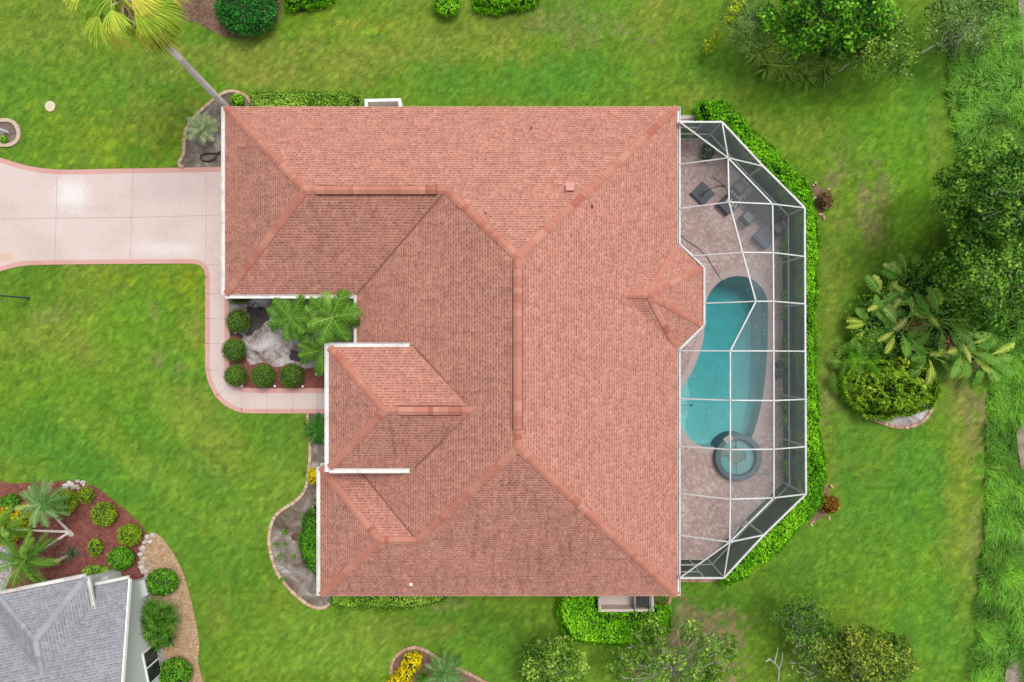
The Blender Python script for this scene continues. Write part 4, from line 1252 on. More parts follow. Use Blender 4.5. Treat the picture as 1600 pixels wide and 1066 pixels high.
s5 = MB(); x, y, z = P(1138, 686, .46); s5.box((x, y, .47), (.5, .34, .06), R(35)); s5.build('spillway', M['stone'], spa)
s6 = MB()
for q in ((1183, 731), (1186, 727)):
    a = np.array(P(q[0], q[1], .5)); b = np.array(P(q[0] + 14, q[1] + 11, .3))
    s6.tube([a - (0, 0, .3), a + (0, 0, .35), a * .5 + b * .5 + (0, 0, .42), b + (0, 0, .3), (b[0], b[1], .03)], .022)
s6.build('handrail', M['steel'], spa)
ther = MB(); x, y, z = P(1080, 633, 0); ther.tube([(x - .7, y, -.03), (x, y - .02, -.03)], .012, sides=5); ther.blob((x, y - .02, -.02), (.1, .06, .05), seg=8, rings=5)
tag(ther.build('pool_float', M['greyplant'], None, (x, y, -.04)), 'thin tethered thermometer float by the pool entry shelf', 'float')

# ------------------------------------------------------------------ pool cage
cage = thing('pool_enclosure', 'white framed screened pool cage with flat top and sloped sides', 'pool enclosure', (*P(1160, 547)[:2], 0))
ZT = 4.2
c2 = lambda px, py, z: np.array(P(px, py, z))
T = {}
# eave points on the wall line, top break points, crest points on the house side, and points along the house gutter
eave = [c2(1257, 325, CZ), c2(1257.3, 401, CZ), c2(1257.7, 475, CZ), c2(1258, 549, CZ), c2(1258.3, 624, CZ), c2(1258.6, 698, CZ), c2(1259, 772, CZ)]
topE = [c2(1207, 319, ZT), c2(1208, 395, ZT), c2(1208.5, 471, ZT), c2(1208.8, 548.5, ZT), c2(1209, 626, ZT), c2(1209, 702, ZT), c2(1209, 778, ZT)]
topW = [c2(1139, 316, ZT), c2(1160, 394.5, ZT), c2(1181, 471, ZT), c2(1141, 548.5, ZT), c2(1141, 625.5, ZT), c2(1141, 702.5, ZT), c2(1141, 780, ZT)]
gz_ = 2.78
hsd = [c2(1062, 326, gz_), c2(1083, 400, gz_), c2(1102, 474, gz_), c2(1062, 548, gz_), c2(1062, 623, gz_), c2(1062, 697, gz_), c2(1062, 771, gz_)]
nA, nB, nD = c2(1062, 191, CZ), c2(1128, 191, CZ), c2(1192, 260, CZ)      # north corner, bend, diagonal middle
sA, sB, sD = c2(1062, 903, CZ), c2(1131, 903, CZ), c2(1193, 836, CZ)
nT, sT = c2(1137.5, 247, ZT), c2(1140, 847, ZT)
nH, sH = c2(1062, 257, gz_), c2(1062, 836, gz_)


def member(name, a, b, w=.062, h=.07, mat='frame'):
    m_ = MB(); m_.bar(a, b, w, h); return m_.build(name, M[mat], cage)


def screen(pts, mat):
    m_ = MB(); m_.add(np.array(pts) - (0, 0, .02), [tuple(range(len(pts)))]); m_.build('screen_panel', M[mat], cage)


for i in range(7):
    member('roof_beam', hsd[i], topW[i]); member('roof_beam', topW[i], topE[i]); member('roof_beam', topE[i], eave[i])
    if i < 6:
        member('purlin', topW[i], topW[i + 1]); member('purlin', topE[i], topE[i + 1])
        if i in (1, 2):
            pass
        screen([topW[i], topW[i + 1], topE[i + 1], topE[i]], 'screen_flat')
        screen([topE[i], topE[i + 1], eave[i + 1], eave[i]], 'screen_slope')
        if i == 0:
            screen([hsd[0], c2(1062, 381, gz_), hsd[1], topW[1], topW[0]], 'screen')
        elif i == 1:
            screen([hsd[1], c2(1100, 418, gz_), hsd[2], topW[2], topW[1]], 'screen')
        elif i == 2:
            screen([hsd[2], c2(1100, 508, gz_), hsd[3], topW[3], topW[2]], 'screen')
        else:
            screen([hsd[i], hsd[i + 1], topW[i + 1], topW[i]], 'screen')
for H, T0, D, Bn, An, t1, e1, w1, h1 in ((nH, nT, nD, nB, nA, topE[0], eave[0], topW[0], hsd[0]), (sH, sT, sD, sB, sA, topE[6], eave[6], topW[6], hsd[6])):
    member('roof_beam', H, T0); member('roof_beam', T0, D); member('roof_beam', T0, Bn); member('roof_beam', An, T0); member('purlin', T0, w1); member('purlin', T0, t1)
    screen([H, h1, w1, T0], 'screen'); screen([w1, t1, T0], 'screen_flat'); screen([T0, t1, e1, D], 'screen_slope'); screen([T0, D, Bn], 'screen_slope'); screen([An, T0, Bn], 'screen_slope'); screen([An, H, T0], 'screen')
ring = [nA, nB, nD] + eave + [sD, sB, sA]
ZD = .04
for i in range(len(ring) - 1):
    a, b = ring[i], ring[i + 1]
    member('eave_beam', a, b, .085, .1)
    fa_, fb_ = np.array((a[0], a[1], ZD)), np.array((b[0], b[1], ZD))
    member('chair_rail', fa_ + (0, 0, .9), fb_ + (0, 0, .9), .05, .07)
    member('sill_plate', fa_ + (0, 0, .03), fb_ + (0, 0, .03), .06, .06)
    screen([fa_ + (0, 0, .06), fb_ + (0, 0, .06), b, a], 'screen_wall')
for i, p in enumerate(ring):
    if i == 0 or i == len(ring) - 1 or True:
        member('post', (p[0], p[1], ZD), (p[0], p[1], CZ - .05), .08, .08)
for a, b in ((nA, nB), (sA, sB)):
    q = a * .45 + b * .55
    member('door_post', (q[0], q[1], ZD), (q[0], q[1], CZ - .05), .06, .06)
    member('door_rail', (a[0], a[1], 2.1), (q[0], q[1], 2.1), .05, .06)
    member('door_rail', (a[0], a[1], 1.05), (q[0], q[1], 1.05), .05, .06)
member('gutter_beam', c2(1062, 191, gz_ - .05), c2(1062, 381, gz_ - .05), .08, .1); member('gutter_beam', c2(1062, 381, gz_ - .05), c2(1100, 418, gz_ - .05), .08, .1)
member('gutter_beam', c2(1100, 418, gz_ - .05), c2(1100, 508, gz_ - .05), .08, .1); member('gutter_beam', c2(1100, 508, gz_ - .05), c2(1062, 546, gz_ - .05), .08, .1); member('gutter_beam', c2(1062, 546, gz_ - .05), c2(1062, 903, gz_ - .05), .08, .1)

# ------------------------------------------------------------------ patio furniture
DZ = .03


def put(o, px, py, rz, z=DZ, s=1):
    x, y, _ = P(px, py, .3); o.location = (x, y, z); o.rotation_euler.z = rz; LOC[o.name] = (x, y, z)


def chair(name, label, cat, w=.66, dp=.66, back=True, arms=True, cushion='cushion', cat_group=None):
    t = thing(name, label, cat, (0, 0, 0), cat_group)
    f = MB(); f.box((0, 0, .27), (w, dp, .1)); f.build('seat_frame', M['wicker'], t)
    for sx in (-1, 1):
        for sy in (-1, 1):
            l = MB(); l.box((sx * (w / 2 - .04), sy * (dp / 2 - .04), .11), (.06, .06, .22)); l.build('leg', M['wicker'], t)
    c = MB(); c.box((0, -.03, .38), (w - .14, dp - .16, .12)); c.box((0, -.03, .445), (w - .2, dp - .22, .02)); c.build('seat_cushion', M[cushion], t)
    if back:
        b = MB(); b.box((0, dp / 2 - .04, .55), (w, .08, .46)); b.build('backrest', M['wicker'], t)
        b = MB(); b.box((0, dp / 2 - .13, .6), (w - .16, .1, .36)); b.build('back_cushion', M[cushion], t)
    if arms:
        for sx in (-1, 1):
            a = MB(); a.box((sx * (w / 2 - .03), 0, .56), (.07, dp, .05)); a.box((sx * (w / 2 - .03), -dp / 2 + .04, .43), (.05, .05, .24)); a.build('arm', M['wicker'], t)
    return t


G_ = 'wicker chairs on the pool deck'
c = chair('patio_armchair', 'grey cushioned wicker chair nearest the parasol arm', 'chair', cat_group=G_); put(c, 1156, 292, R(-45))
c = chair('patio_armchair', 'grey cushioned wicker chair below the long dark table, facing it', 'chair', arms=False, cat_group=G_); put(c, 1167, 341, R(135))
c = chair('patio_armchair', 'grey cushioned wicker chair at the far end of the table by the screen wall', 'chair', cat_group=G_); put(c, 1216, 356, R(-60))
c = thing('dining_table', 'long dark slatted patio table between the wicker chairs', 'table', (0, 0, 0))
m_ = MB()
for k in range(9): m_.box((0, -.44 + k * .11, .72), (2.0, .1, .03))
m_.build('table_top', M['wicker'], c)
for sx in (-1, 1):
    for sy in (-1, 1):
        l = MB(); l.box((sx * .9, sy * .4, .35), (.07, .07, .7)); l.build('leg', M['wicker'], c)
put(c, 1189, 324, R(-45))
c = thing('lounge_chair', 'low dark lounge chair with a pale striped towel lying over it', 'lounge chair', (0, 0, 0))
m_ = MB(); m_.box((0, 0, .27), (.85, .95, .1)); m_.build('seat_frame', M['wicker'], c)
for sx in (-1, 1):
    for sy in (-1, 1):
        l = MB(); l.box((sx * .38, sy * .43, .11), (.06, .06, .22)); l.build('leg', M['wicker'], c)
m_ = MB(); m_.box((0, .4, .5), (.85, .09, .4)); m_.build('backrest', M['wicker'], c)
m_ = MB(); m_.box((0, -.04, .36), (.7, .76, .08)); m_.build('seat_cushion', M['slate'], c)
put(c, 1137, 319, R(-45))
tw = MB()
for k in range(9):
    a = np.array((-.4 + k * .095, -.34, .44)); 
    ca, sa = math.cos(R(-32)), math.sin(R(-32))
    V = []
    for t_, zz in ((-.36, .0), (-.1, .05), (.12, .03), (.36, -.02)):
        for off in (0, .095):
            X, Y = -.42 + k * .095 + off, t_ + .05 * math.sin(k)
            V.append((X * ca - Y * sa, X * sa + Y * ca, .46 + zz + .02 * math.sin(k * 1.7)))
    tw.add(V, [(0, 1, 3, 2), (2, 3, 5, 4), (4, 5, 7, 6)], k % 2 * .9 + .05)
o = tw.build('beach_towel', M['stripe']); tag(o, 'pale striped towel draped over the low lounge chair', 'towel'); x, y, _ = P(1145, 313, .4); o.location = (x, y, DZ - .02)
c = thing('storage_bench', 'broad dark wicker bench at the foot of the dining table', 'bench', (0, 0, 0))
m_ = MB(); m_.box((0, 0, .25), (.95, .8, .42)); m_.build('body', M['wicker'], c)
m_ = MB(); m_.box((0, 0, .48), (1.0, .85, .05)); m_.build('lid', M['slate'], c)
m_ = MB(); m_.box((0, -.2, .515), (.9, .04, .02)); m_.build('trim_strip', M['cushion'], c)
put(c, 1193, 372, R(-45))
c = thing('parasol_stand', 'square slate parasol base with black curved arm and no canopy', 'parasol', (0, 0, 0))
m_ = MB()
for k, (s_, z_) in enumerate(((1.0, .06), (.98, .12), (.9, .17))): m_.box((0, 0, z_ - .03), (s_, s_, .06))
m_.build('base', M['slate'], c)
m_ = MB(); m_.box((0, 0, .2), (.3, .3, .06)); m_.build('socket', M['greyplant'], c)
m_ = MB(); m_.tube([(0, 0, .15), (.05, .06, 1.2), (.18, .2, 1.9), (.5, .35, 2.2)], .028, .022); m_.tube([(.5, .35, 2.2), (-.05, .42, 1.9), (-.3, .5, 1.6)], .02); m_.tube([(.18, .2, 1.9), (.45, .45, 2.15)], .015)
m_.tube([(.5, .35, 2.2), (.85, .2, 2.25)], .022, .016)
m_.build('curved_arm', M['black'], c)
put(c, 1100, 302, R(-45)); c.location.x = P(1097.5, 302, .1)[0]; c.location.y = P(0, 303, .1)[1]
h_ = MB(); pts = [P(a, b, .0) for a, b in smooth([(1060, 364), (1072, 376), (1090, 388), (1104, 402), (1114, 418), (1126, 437)], 5)]
h_.tube([(a, b, .05) for a, b, _ in pts], .018, sides=6); h_.tube([(pts[-1][0], pts[-1][1], .05), (pts[-1][0] + .12, pts[-1][1] - .15, -.2)], .018)
tag(h_.build('pool_hose', M['hose'], None, (pts[0][0], pts[0][1], .03)), 'thin dark hose curving from the house wall into the pool', 'hose')
sg = MB(); x, y, _ = P(1160, 817, .6); sg.box((x, y, .75), (.4, .06, .3), R(45)); 
so_ = tag(sg.build('control_box', M['sign'], None, (x, y, .6)), 'small pale green box fixed on the diagonal screen wall', 'box')
rl = MB(); a, b = P(1156, 822, .7), P(1136, 848, .7); rl.tube([a, b], .03); rl.build('conduit', M['steel'], so_)
# ------------------------------------------------------------------ planting tools
UPV = np.array((0, 0, 1.0))


def area(poly):
    return abs(sum(poly[i][0] * poly[(i + 1) % len(poly)][1] - poly[(i + 1) % len(poly)][0] * poly[i][1] for i in range(len(poly)))) / 2


def hedge(name, label, cat, px, h, mat, leaf=.12, dens=420, zref=None, lump=.25, edge=.3, asp=.55, seed=1, group=None):
    poly = [tuple(q) for q in PP(px, h * .75 if zref is None else zref)]
    xs = [p[0] for p in poly]; ys = [p[1] for p in poly]
    c = (np.mean(xs), np.mean(ys), 0)
    t = thing(name, label, cat, c, group)

    def H(x, y):
        d = edgedist(x, y, poly)
        e = np.clip(d / edge, 0, 1)
        return h * (1 - (1 - e) ** 2.2) * (1 + lump * (fbm(x * 1.5, y * 1.5, seed, 3) - .5) + lump * .7 * (fbm(x * 4.2, y * 4.2, seed + 9, 2) - .5))
    n = int(area(poly) * dens / .6)
    bb = (max(xs) - min(xs)) * (max(ys) - min(ys))
    n = int(bb * dens)
    x = rng.uniform(min(xs), max(xs), n); y = rng.uniform(min(ys), max(ys), n)
    k = inpoly(x, y, poly); x, y = x[k], y[k]
    z = H(x, y); e = .05
    gx_ = (H(x + e, y) - H(x - e, y)) / (2 * e); gy_ = (H(x, y + e) - H(x, y - e)) / (2 * e)
    nn = np.stack([-gx_ * .6, -gy_ * .6, np.ones(len(x))], 1); nn /= np.linalg.norm(nn, axis=1)[:, None]
    tint = np.clip(.47 + .75 * (fbm(x * 1.1, y * 1.1, seed + 5, 3) - .5) + rng.normal(0, .2, len(x)), 0, 1)
    l = LB()
    l.leaves(np.stack([x, y, z * rng.uniform(.86, 1.0, len(x)) + rng.normal(0, .03, len(x))], 1), nn, leaf, asp, tint, .45)
    # skirt of leaves down the sides
    P_ = np.array(poly + [poly[0]]); sl_ = np.linalg.norm(np.diff(P_, axis=0), axis=1); cum = np.concatenate([[0], np.cumsum(sl_)])
    ns = int(cum[-1] * h * dens * .55)
    s_ = rng.uniform(0, cum[-1], ns); j = np.clip(np.searchsorted(cum, s_) - 1, 0, len(sl_) - 1); tt = ((s_ - cum[j]) / sl_[j])[:, None]
    q = P_[j] * (1 - tt) + P_[j + 1] * tt; dv = (P_[j + 1] - P_[j]) / sl_[j][:, None]
    sgn = 1 if sum(poly[i][0] * poly[(i + 1) % len(poly)][1] - poly[(i + 1) % len(poly)][0] * poly[i][1] for i in range(len(poly))) > 0 else -1
    on = np.stack([dv[:, 1] * sgn, -dv[:, 0] * sgn], 1)
    zz = rng.uniform(.02, 1, ns) ** .8 * h * .72
    q = q + on * (rng.normal(0, .05, ns) + .04)[:, None] + on * (.07 * np.sin(s_ * 2.1 + seed) + .05 * np.sin(s_ * 5.3))[:, None]
    l.leaves(np.concatenate([q, zz[:, None]], 1), np.concatenate([on, np.full((ns, 1), .5)], 1), leaf, asp, np.clip(rng.normal(.42, .2, ns), 0, 1), .45)
    l.build('foliage', M[mat], t)
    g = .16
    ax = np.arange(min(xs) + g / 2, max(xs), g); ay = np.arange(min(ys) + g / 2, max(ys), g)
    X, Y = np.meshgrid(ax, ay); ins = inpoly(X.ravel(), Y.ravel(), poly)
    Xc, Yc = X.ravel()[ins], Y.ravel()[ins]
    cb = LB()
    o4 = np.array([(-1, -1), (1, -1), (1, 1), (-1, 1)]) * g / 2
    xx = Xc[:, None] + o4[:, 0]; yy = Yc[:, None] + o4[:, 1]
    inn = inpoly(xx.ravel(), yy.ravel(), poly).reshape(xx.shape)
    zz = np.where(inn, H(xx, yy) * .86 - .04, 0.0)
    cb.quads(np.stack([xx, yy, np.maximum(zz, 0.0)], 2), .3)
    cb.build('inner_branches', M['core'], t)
    return t


def ell(l, c, r, n, size, asp=.55, seed=0, rough=.25, freq=2.5, zmin=-.5, jit=.5, tv=.2, t0=.5, shell=.22, tc=.5):
    d = rng.normal(0, 1, (n, 3)); d /= np.linalg.norm(d, axis=1)[:, None]
    d = d[d[:, 2] > zmin]; n = len(d)
    nz = fbm(d[:, 0] * freq + seed, d[:, 1] * freq + d[:, 2] * freq * .8, seed, 3)
    rad = 1 + rough * (nz - .5) * 2
    rad = rad * (1 - shell * rng.random(n) ** 1.5)
    r = np.array(r)
    pos = np.array(c) + d * r * rad[:, None]
    nn = d / r; nn /= np.linalg.norm(nn, axis=1)[:, None]
    tint = np.clip(t0 + tc * (nz - .5) * 1.6 + rng.normal(0, tv, n), 0, 1)
    l.leaves(pos, nn, size, asp, tint, jit)


def shrub(name, label, cat, px, py, r_px, h, mat, leaf=.09, n=1500, rough=.18, ry_px=None, flat=None, group=None, seed=None, asp=.55, zmin=-.6, jit=.45, tc=.5, core=True, freq=2.5):
    """a rounded plant; px, py, r_px describe it as seen in the photograph at the height of its widest part"""
    zc = h * .55
    x, y, _ = P(px, py, zc); s = (CAMZ - zc) / CAMZ / PPM
    r = (r_px * s, (ry_px or r_px) * s, h * .47)
    seed = random.randint(1, 900) if seed is None else seed
    t = thing(name, label, cat, (x, y, 0), group)
    l = LB(); ell(l, (x, y, zc), r, n, leaf, asp, seed, rough, freq, zmin, jit, tc=tc); l.build('foliage', M[mat], t)
    b = MB()
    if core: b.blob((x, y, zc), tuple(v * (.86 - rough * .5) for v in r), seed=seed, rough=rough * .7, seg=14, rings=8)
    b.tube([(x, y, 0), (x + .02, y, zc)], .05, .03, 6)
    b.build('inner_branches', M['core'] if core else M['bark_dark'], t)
    return t


def frond_path(c, az, el, L, droop, k):
    t = np.linspace(0, 1, k); e = el - droop * t
    st = L / (k - 1)
    rr = np.concatenate([[0], np.cumsum(np.cos(e[:-1]) * st)]); zz = np.concatenate([[0], np.cumsum(np.sin(e[:-1]) * st)])
    return np.stack([c[0] + rr * math.cos(az), c[1] + rr * math.sin(az), c[2] + zz], 1)


def pinnate(l, c, az, el, L, droop, lf, m=26, wid=.022, t0=.5, hang=.35):
    k = 9
    p = frond_path(c, az, el, L, droop, k)
    side = np.array((-math.sin(az), math.cos(az), 0))
    w = np.interp(np.linspace(0, 1, k), [0, 1], [.03, .008])
    l.strips(p[None], w[None], side[None], np.clip(t0 + .3, 0, 1))
    tt = np.linspace(.14, .99, m)
    base = np.stack([np.interp(tt, np.linspace(0, 1, k), p[:, i]) for i in range(3)], 1)
    tan = np.gradient(p, axis=0); tan /= np.linalg.norm(tan, axis=1)[:, None]
    tan = np.stack([np.interp(tt, np.linspace(0, 1, k), tan[:, i]) for i in range(3)], 1)
    ln = lf * np.sin(np.pi * (tt * .82 + .14)) ** .7 * rng.uniform(.85, 1.1, m)
    for sg in (-1, 1):
        dr = tan * (.55 + .5 * tt[:, None]) + side * sg * .95 + rng.normal(0, .06, (m, 3)) - UPV * (hang * .3)
        dr /= np.linalg.norm(dr, axis=1)[:, None]
        q0 = base; q1 = base + dr * ln[:, None] * .5 - UPV * hang * .08 * ln[:, None]; q2 = base + dr * ln[:, None] - UPV * hang * .75 * ln[:, None]
        sd = np.cross(dr, UPV + side * sg * .3); sd /= np.linalg.norm(sd, axis=1)[:, None]
        l.strips(np.stack([q0, q1, q2], 1), np.tile(np.array([wid * .7, wid, wid * .2]), (m, 1)), sd, np.clip(t0 + rng.normal(0, .13, m), 0, 1))


def fan(l, c, az, el, Lp, lf, droop=.5, m=26, span=2.1, t0=.5, wid=None, curl=.6, tpet=.5):
    p = frond_path(c, az, el, Lp, droop, 6)
    side = np.array((-math.sin(az), math.cos(az), 0))
    l.strips(p[None], np.full((1, 6), .022), side[None], tpet)
    hub = p[-1]; d = p[-1] - p[-2]; d /= np.linalg.norm(d)
    a = np.linspace(-span, span, m) + rng.normal(0, .02, m)
    dr = d[None] * np.cos(a)[:, None] + side[None] * np.sin(a)[:, None]
    nrm = np.cross(side, d); nrm = nrm if nrm[2] > 0 else -nrm
    ln = lf * (1 - .25 * (np.abs(a) / span) ** 2) * rng.uniform(.9, 1.08, m)
    fold = (np.arange(m) % 2 * 2 - 1) * .03
    wid = lf * span / m * .62 if wid is None else wid
    q = [hub + dr * ln[:, None] * .05, hub + dr * ln[:, None] * .55 - UPV * (curl * .18 * ln[:, None]) + nrm * fold[:, None], hub + dr * ln[:, None] * .82 - UPV * (curl * .42 * ln[:, None]), hub + dr * ln[:, None] - UPV * (curl * .8 * ln[:, None])]
    sd = np.cross(dr, nrm); sd /= np.linalg.norm(sd, axis=1)[:, None]
    l.strips(np.stack(q, 1), np.tile(np.array([wid * .15, wid, wid * .75, wid * .1]), (m, 1)), sd, np.clip(t0 + rng.normal(0, .1, m), 0, 1))


def rosette(l, c, n, L, wid, el=(5, 80), droop=1.0, t0=.5, tv=.15, k=5, base=.03):
    for i in range(n):
        az = i * 2.39996 + rng.normal(0, .15); e = R(rng.uniform(*el)); LL = L * rng.uniform(.75, 1.1)
        p = frond_path(c, az, e, LL, droop * rng.uniform(.6, 1.2), k)
        side = np.array((-math.sin(az), math.cos(az), rng.normal(0, .15)))
        w = wid * np.array([.7, 1, .95, .6, .08])
        l.strips(p[None], w[None], side[None], float(np.clip(t0 + rng.normal(0, tv), 0, 1)))


def paddle(l, c, az, el, Lp, L, Wd, droop=.9, t0=.5, torn=.3):
    p = frond_path(c, az, el, Lp + L, droop, 16)
    side = np.array((-math.sin(az), math.cos(az), 0))
    l.strips(p[None], np.full((1, 16), .028), side[None], min(1, t0 + .25))
    k0 = int(16 * Lp / (Lp + L)); q = p[k0:]; m = len(q)
    t = np.linspace(0, 1, m)
    for sg in (-1, 1):
        tilt = rng.uniform(-.1, .45)
        for i in range(m - 1):
            for sub in range(3):
                f0 = sub / 3; f1 = (sub + 1) / 3
                a = q[i] * (1 - f0) + q[i + 1] * f0; b = q[i] * (1 - f1) + q[i + 1] * f1
                w0 = Wd * math.sin(math.pi * min(.985, (i + f0) / (m - 1) * .93 + .06)) ** .6; w1 = Wd * math.sin(math.pi * min(.985, (i + f1) / (m - 1) * .93 + .06)) ** .6
                tr = rng.random() < torn
                dz = -w0 * tilt - (rng.uniform(.05, .25) * w0 if tr else 0)
                fwd = (q[i + 1] - q[i]) * (.9 if not tr else .5)
                ca = a + side * sg * w0 + UPV * dz + fwd; cb = b + side * sg * w1 * (1 if not tr else .9) + UPV * dz + fwd
                if tr: cb = ca * .55 + cb * .45
                mid0 = a * .5 + ca * .5 + UPV * .05 * w0; mid1 = b * .5 + cb * .5 + UPV * .05 * w0
                tn = float(np.clip(t0 + rng.normal(0, .07), 0, 1))
                l.quads(np.array([[a, b, mid1, mid0], [mid0, mid1, cb, ca]]), tn)


def palm(name, label, base_px, crown_px, cz, mat, kind='pinnate', nf=16, L=1.5, lf=.5, tr=.09, group=None, el=(5, 75), droop=1.3, m=26, wid=.022, hang=.35, span=1.9, curl=.6, extra=None, cat='palm', Lp=.7):
    bx_, by_, _ = P(*base_px); c = np.array(P(crown_px[0], crown_px[1], cz))
    t = thing(name, label, cat, (bx_, by_, 0), group)
    b = MB(); mid = np.array((bx_, by_, 0)) * .5 + c * .5
    pts = smooth([(bx_, by_, 0), tuple(mid), tuple(c - (0, 0, .05))], 7)
    p = [np.array(q) for q in pts]
    for i in range(len(p) - 1):
        f = i / (len(p) - 1)
        b.tube([p[i], p[i + 1] * .98 + p[i] * .02], tr * (1.3 - .35 * f), tr * (1.22 - .35 * f), 9, random.uniform(.3, .8))
    b.build('trunk', M['trunk'], t)
    l = LB()
    for i in range(nf):
        az = i * 2.39996 + rng.normal(0, .18); e = R(el[1] + (el[0] - el[1]) * (i / max(1, nf - 1)) ** .9 + rng.normal(0, 5))
        tt = float(np.clip(.5 + rng.normal(0, .1 if kind == 'pinnate' else .24), 0, 1))
        if kind == 'pinnate':
            pinnate(l, c, az, e, L * rng.uniform(.88, 1.1), droop * rng.uniform(.8, 1.15), lf, m, wid, tt, hang)
        else:
            fan(l, c, az, e, Lp * rng.uniform(.85, 1.15), lf * rng.uniform(.9, 1.1), droop, m, span, tt, curl=curl)
    l.build('crown', M[mat], t)
    return t, c


def tree(name, label, base_px, clumps, mat, leaf=.14, nl=320, bark='bark', tr=.12, group=None, asp=.55, rough=.4, jit=.6, t0=.5, fork=.35, tv=.15, ct=.27, squash=.7, bare=0, cat='tree', shell=.5, twig=2):
    """clumps: list of (px, py, z, r)"""
    bx_, by_, _ = P(*base_px)
    t = thing(name, label, cat, (bx_, by_, 0), group)
    cs = [(np.array(P(a, b, z)), r) for a, b, z, r in clumps]
    zt = np.mean([c[2] for c, r in cs]) * fork
    top = np.array((bx_, by_, zt)) * .8 + np.array((np.mean([c[0] for c, r in cs]), np.mean([c[1] for c, r in cs]), zt)) * .2
    b = MB()
    b.tube(smooth([(bx_, by_, 0), tuple(np.array((bx_, by_, 0)) * .5 + top * .5 + (.06, .04, 0)), tuple(top)], 4), tr, tr * .75, 8, .5)
    l = LB()
    for c, r in cs:
        mid = top * .45 + c * .55 + np.array((random.uniform(-.25, .25), random.uniform(-.25, .25), random.uniform(.0, .4)))
        b.tube(smooth([tuple(top), tuple(mid), tuple(c)], 4), tr * .42, tr * .12, 5, random.uniform(.4, .9))
        for _ in range(twig):
            e = c + np.array((random.uniform(-1, 1), random.uniform(-1, 1), random.uniform(.1, .9))) * r * .95
            b.tube(smooth([tuple(mid * .25 + c * .75), tuple(c * .5 + e * .5 + (random.uniform(-.1, .1), random.uniform(-.1, .1), 0)), tuple(e)], 3), tr * .14, tr * .05, 4, random.uniform(.5, 1))
        if random.random() >= bare:
            ell(l, c, (r, r, r * squash), int(nl * (r / .7) ** 2), leaf, asp, random.randint(0, 999), rough, 2.8, -.7, jit, tv, t0 + random.uniform(-ct, ct), shell, .6)
    b.build('trunk', M[bark], t)
    l.build('crown', M[mat], t)
    return t


def auto(px, py, rx, ry, z0, dz, n, r0, r1, gap=.62):
    out = []
    tries = 0
    while len(out) < n and tries < 4000:
        tries += 1
        a = random.uniform(0, 2 * math.pi); q = math.sqrt(random.random())
        x = px + rx * q * math.cos(a); y = py + ry * q * math.sin(a); r = random.uniform(r0, r1)
        z = z0 + dz * (1 - q * q) + random.uniform(-.5, .5)
        if all((x - u) ** 2 + (y - v) ** 2 > ((r + s) * gap * 31) ** 2 * .5 for u, v, w, s in out):
            out.append((x, y, z, r))
    return out


# ------------------------------------------------------------------ hedges round the house and the cage
hedge('hedge', 'long bright green hedge wrapping the outer side of the pool cage', 'hedge',
      [(1094, 162), (1100, 155), (1116, 156), (1134, 160), (1152, 176), (1172, 196), (1194, 218), (1218, 242), (1242, 266), (1262, 288), (1270, 310), (1276, 340), (1279, 380), (1277, 430), (1275, 480), (1274, 540), (1276, 590), (1280, 640), (1284, 690), (1290, 730), (1291, 756), (1284, 786), (1268, 806), (1246, 830), (1222, 856), (1196, 880), (1164, 902), (1140, 913), (1130, 912),
       (1120, 893), (1180, 838), (1232, 788), (1236, 768), (1235, 700), (1234, 560), (1234, 420), (1233, 340), (1180, 274), (1122, 212), (1106, 196), (1098, 180)], 1.15, 'hedge', .135, 460, zref=.85, edge=.28, seed=4, lump=.5)
hedge('hedge', 'clipped low olive green hedge along the garage north wall', 'hedge', [(390, 146), (420, 142), (470, 143), (520, 142), (554, 146), (559, 156), (559, 178), (390, 178)], 1.0, 'hedge_olive', .11, 480, seed=14)
hedge('hedge', 'loose olive hedge below the south eave beside the bare bed', 'hedge', [(516, 915), (516, 944), (530, 950), (570, 953), (620, 953), (660, 949), (688, 942), (697, 932), (697, 915)], .9, 'hedge_olive', .12, 420, seed=24)
hedge('hedge', 'wide bright green hedge mass round the small walled enclosure', 'hedge', [(873, 918), (872, 965), (878, 975), (890, 998), (906, 1004), (940, 1009), (980, 1008), (1020, 1000), (1046, 985), (1050, 960), (1044, 950), (1024, 948), (1018, 961), (938, 960), (932, 948), (932, 918)], 1.05, 'hedge', .135, 440, seed=34)
hedge('hedge', 'clipped green hedge strip left of the small round bush at the top edge', 'hedge', [(446, -30), (444, 2), (452, 10), (470, 8), (500, 2), (514, -4), (514, -30)], .9, 'hedge', .13, 420, seed=44)
hedge('hedge', 'clipped green hedge strip right of the small round bush at the top edge', 'hedge', [(738, -30), (740, 6), (756, 12), (790, 12), (824, 6), (838, -2), (838, -30)], .9, 'hedge', .13, 420, seed=54)
hedge('hedge', 'tall narrow green bush against the house in the bare west bed', 'bush', smooth([(478, 806), (490, 806), (508, 812), (508, 905), (494, 900), (480, 884), (469, 862), (468, 838)], 3, True), 1.1, 'bush', .13, 430, seed=64)
hedge('shrub_mass', 'yellow green leafy shrub mass behind the curved brick edging', 'shrub', smooth([(1322, 604), (1334, 580), (1372, 566), (1420, 572), (1462, 590), (1468, 612), (1456, 632), (1430, 646), (1396, 652), (1362, 650), (1336, 632)], 3, True), 1.35, 'mixed', .15, 760, lump=1.9, edge=.9, seed=74)
shrub('bush', 'large dark green rounded bush in the mulch at the top edge', 'bush', 384, 8, 50, 1.6, 'dark_bush', .13, 5200, .08, ry_px=47)
shrub('bush', 'small bright green round bush at the top edge above the roof', 'bush', 698, 4, 22, 1.0, 'hedge', .12, 1700, .1)
shrub('bush', 'small bright green bush between the tall palm foot and the north hedge', 'bush', 371, 157, 11, .6, 'hedge', .1, 600, .15)

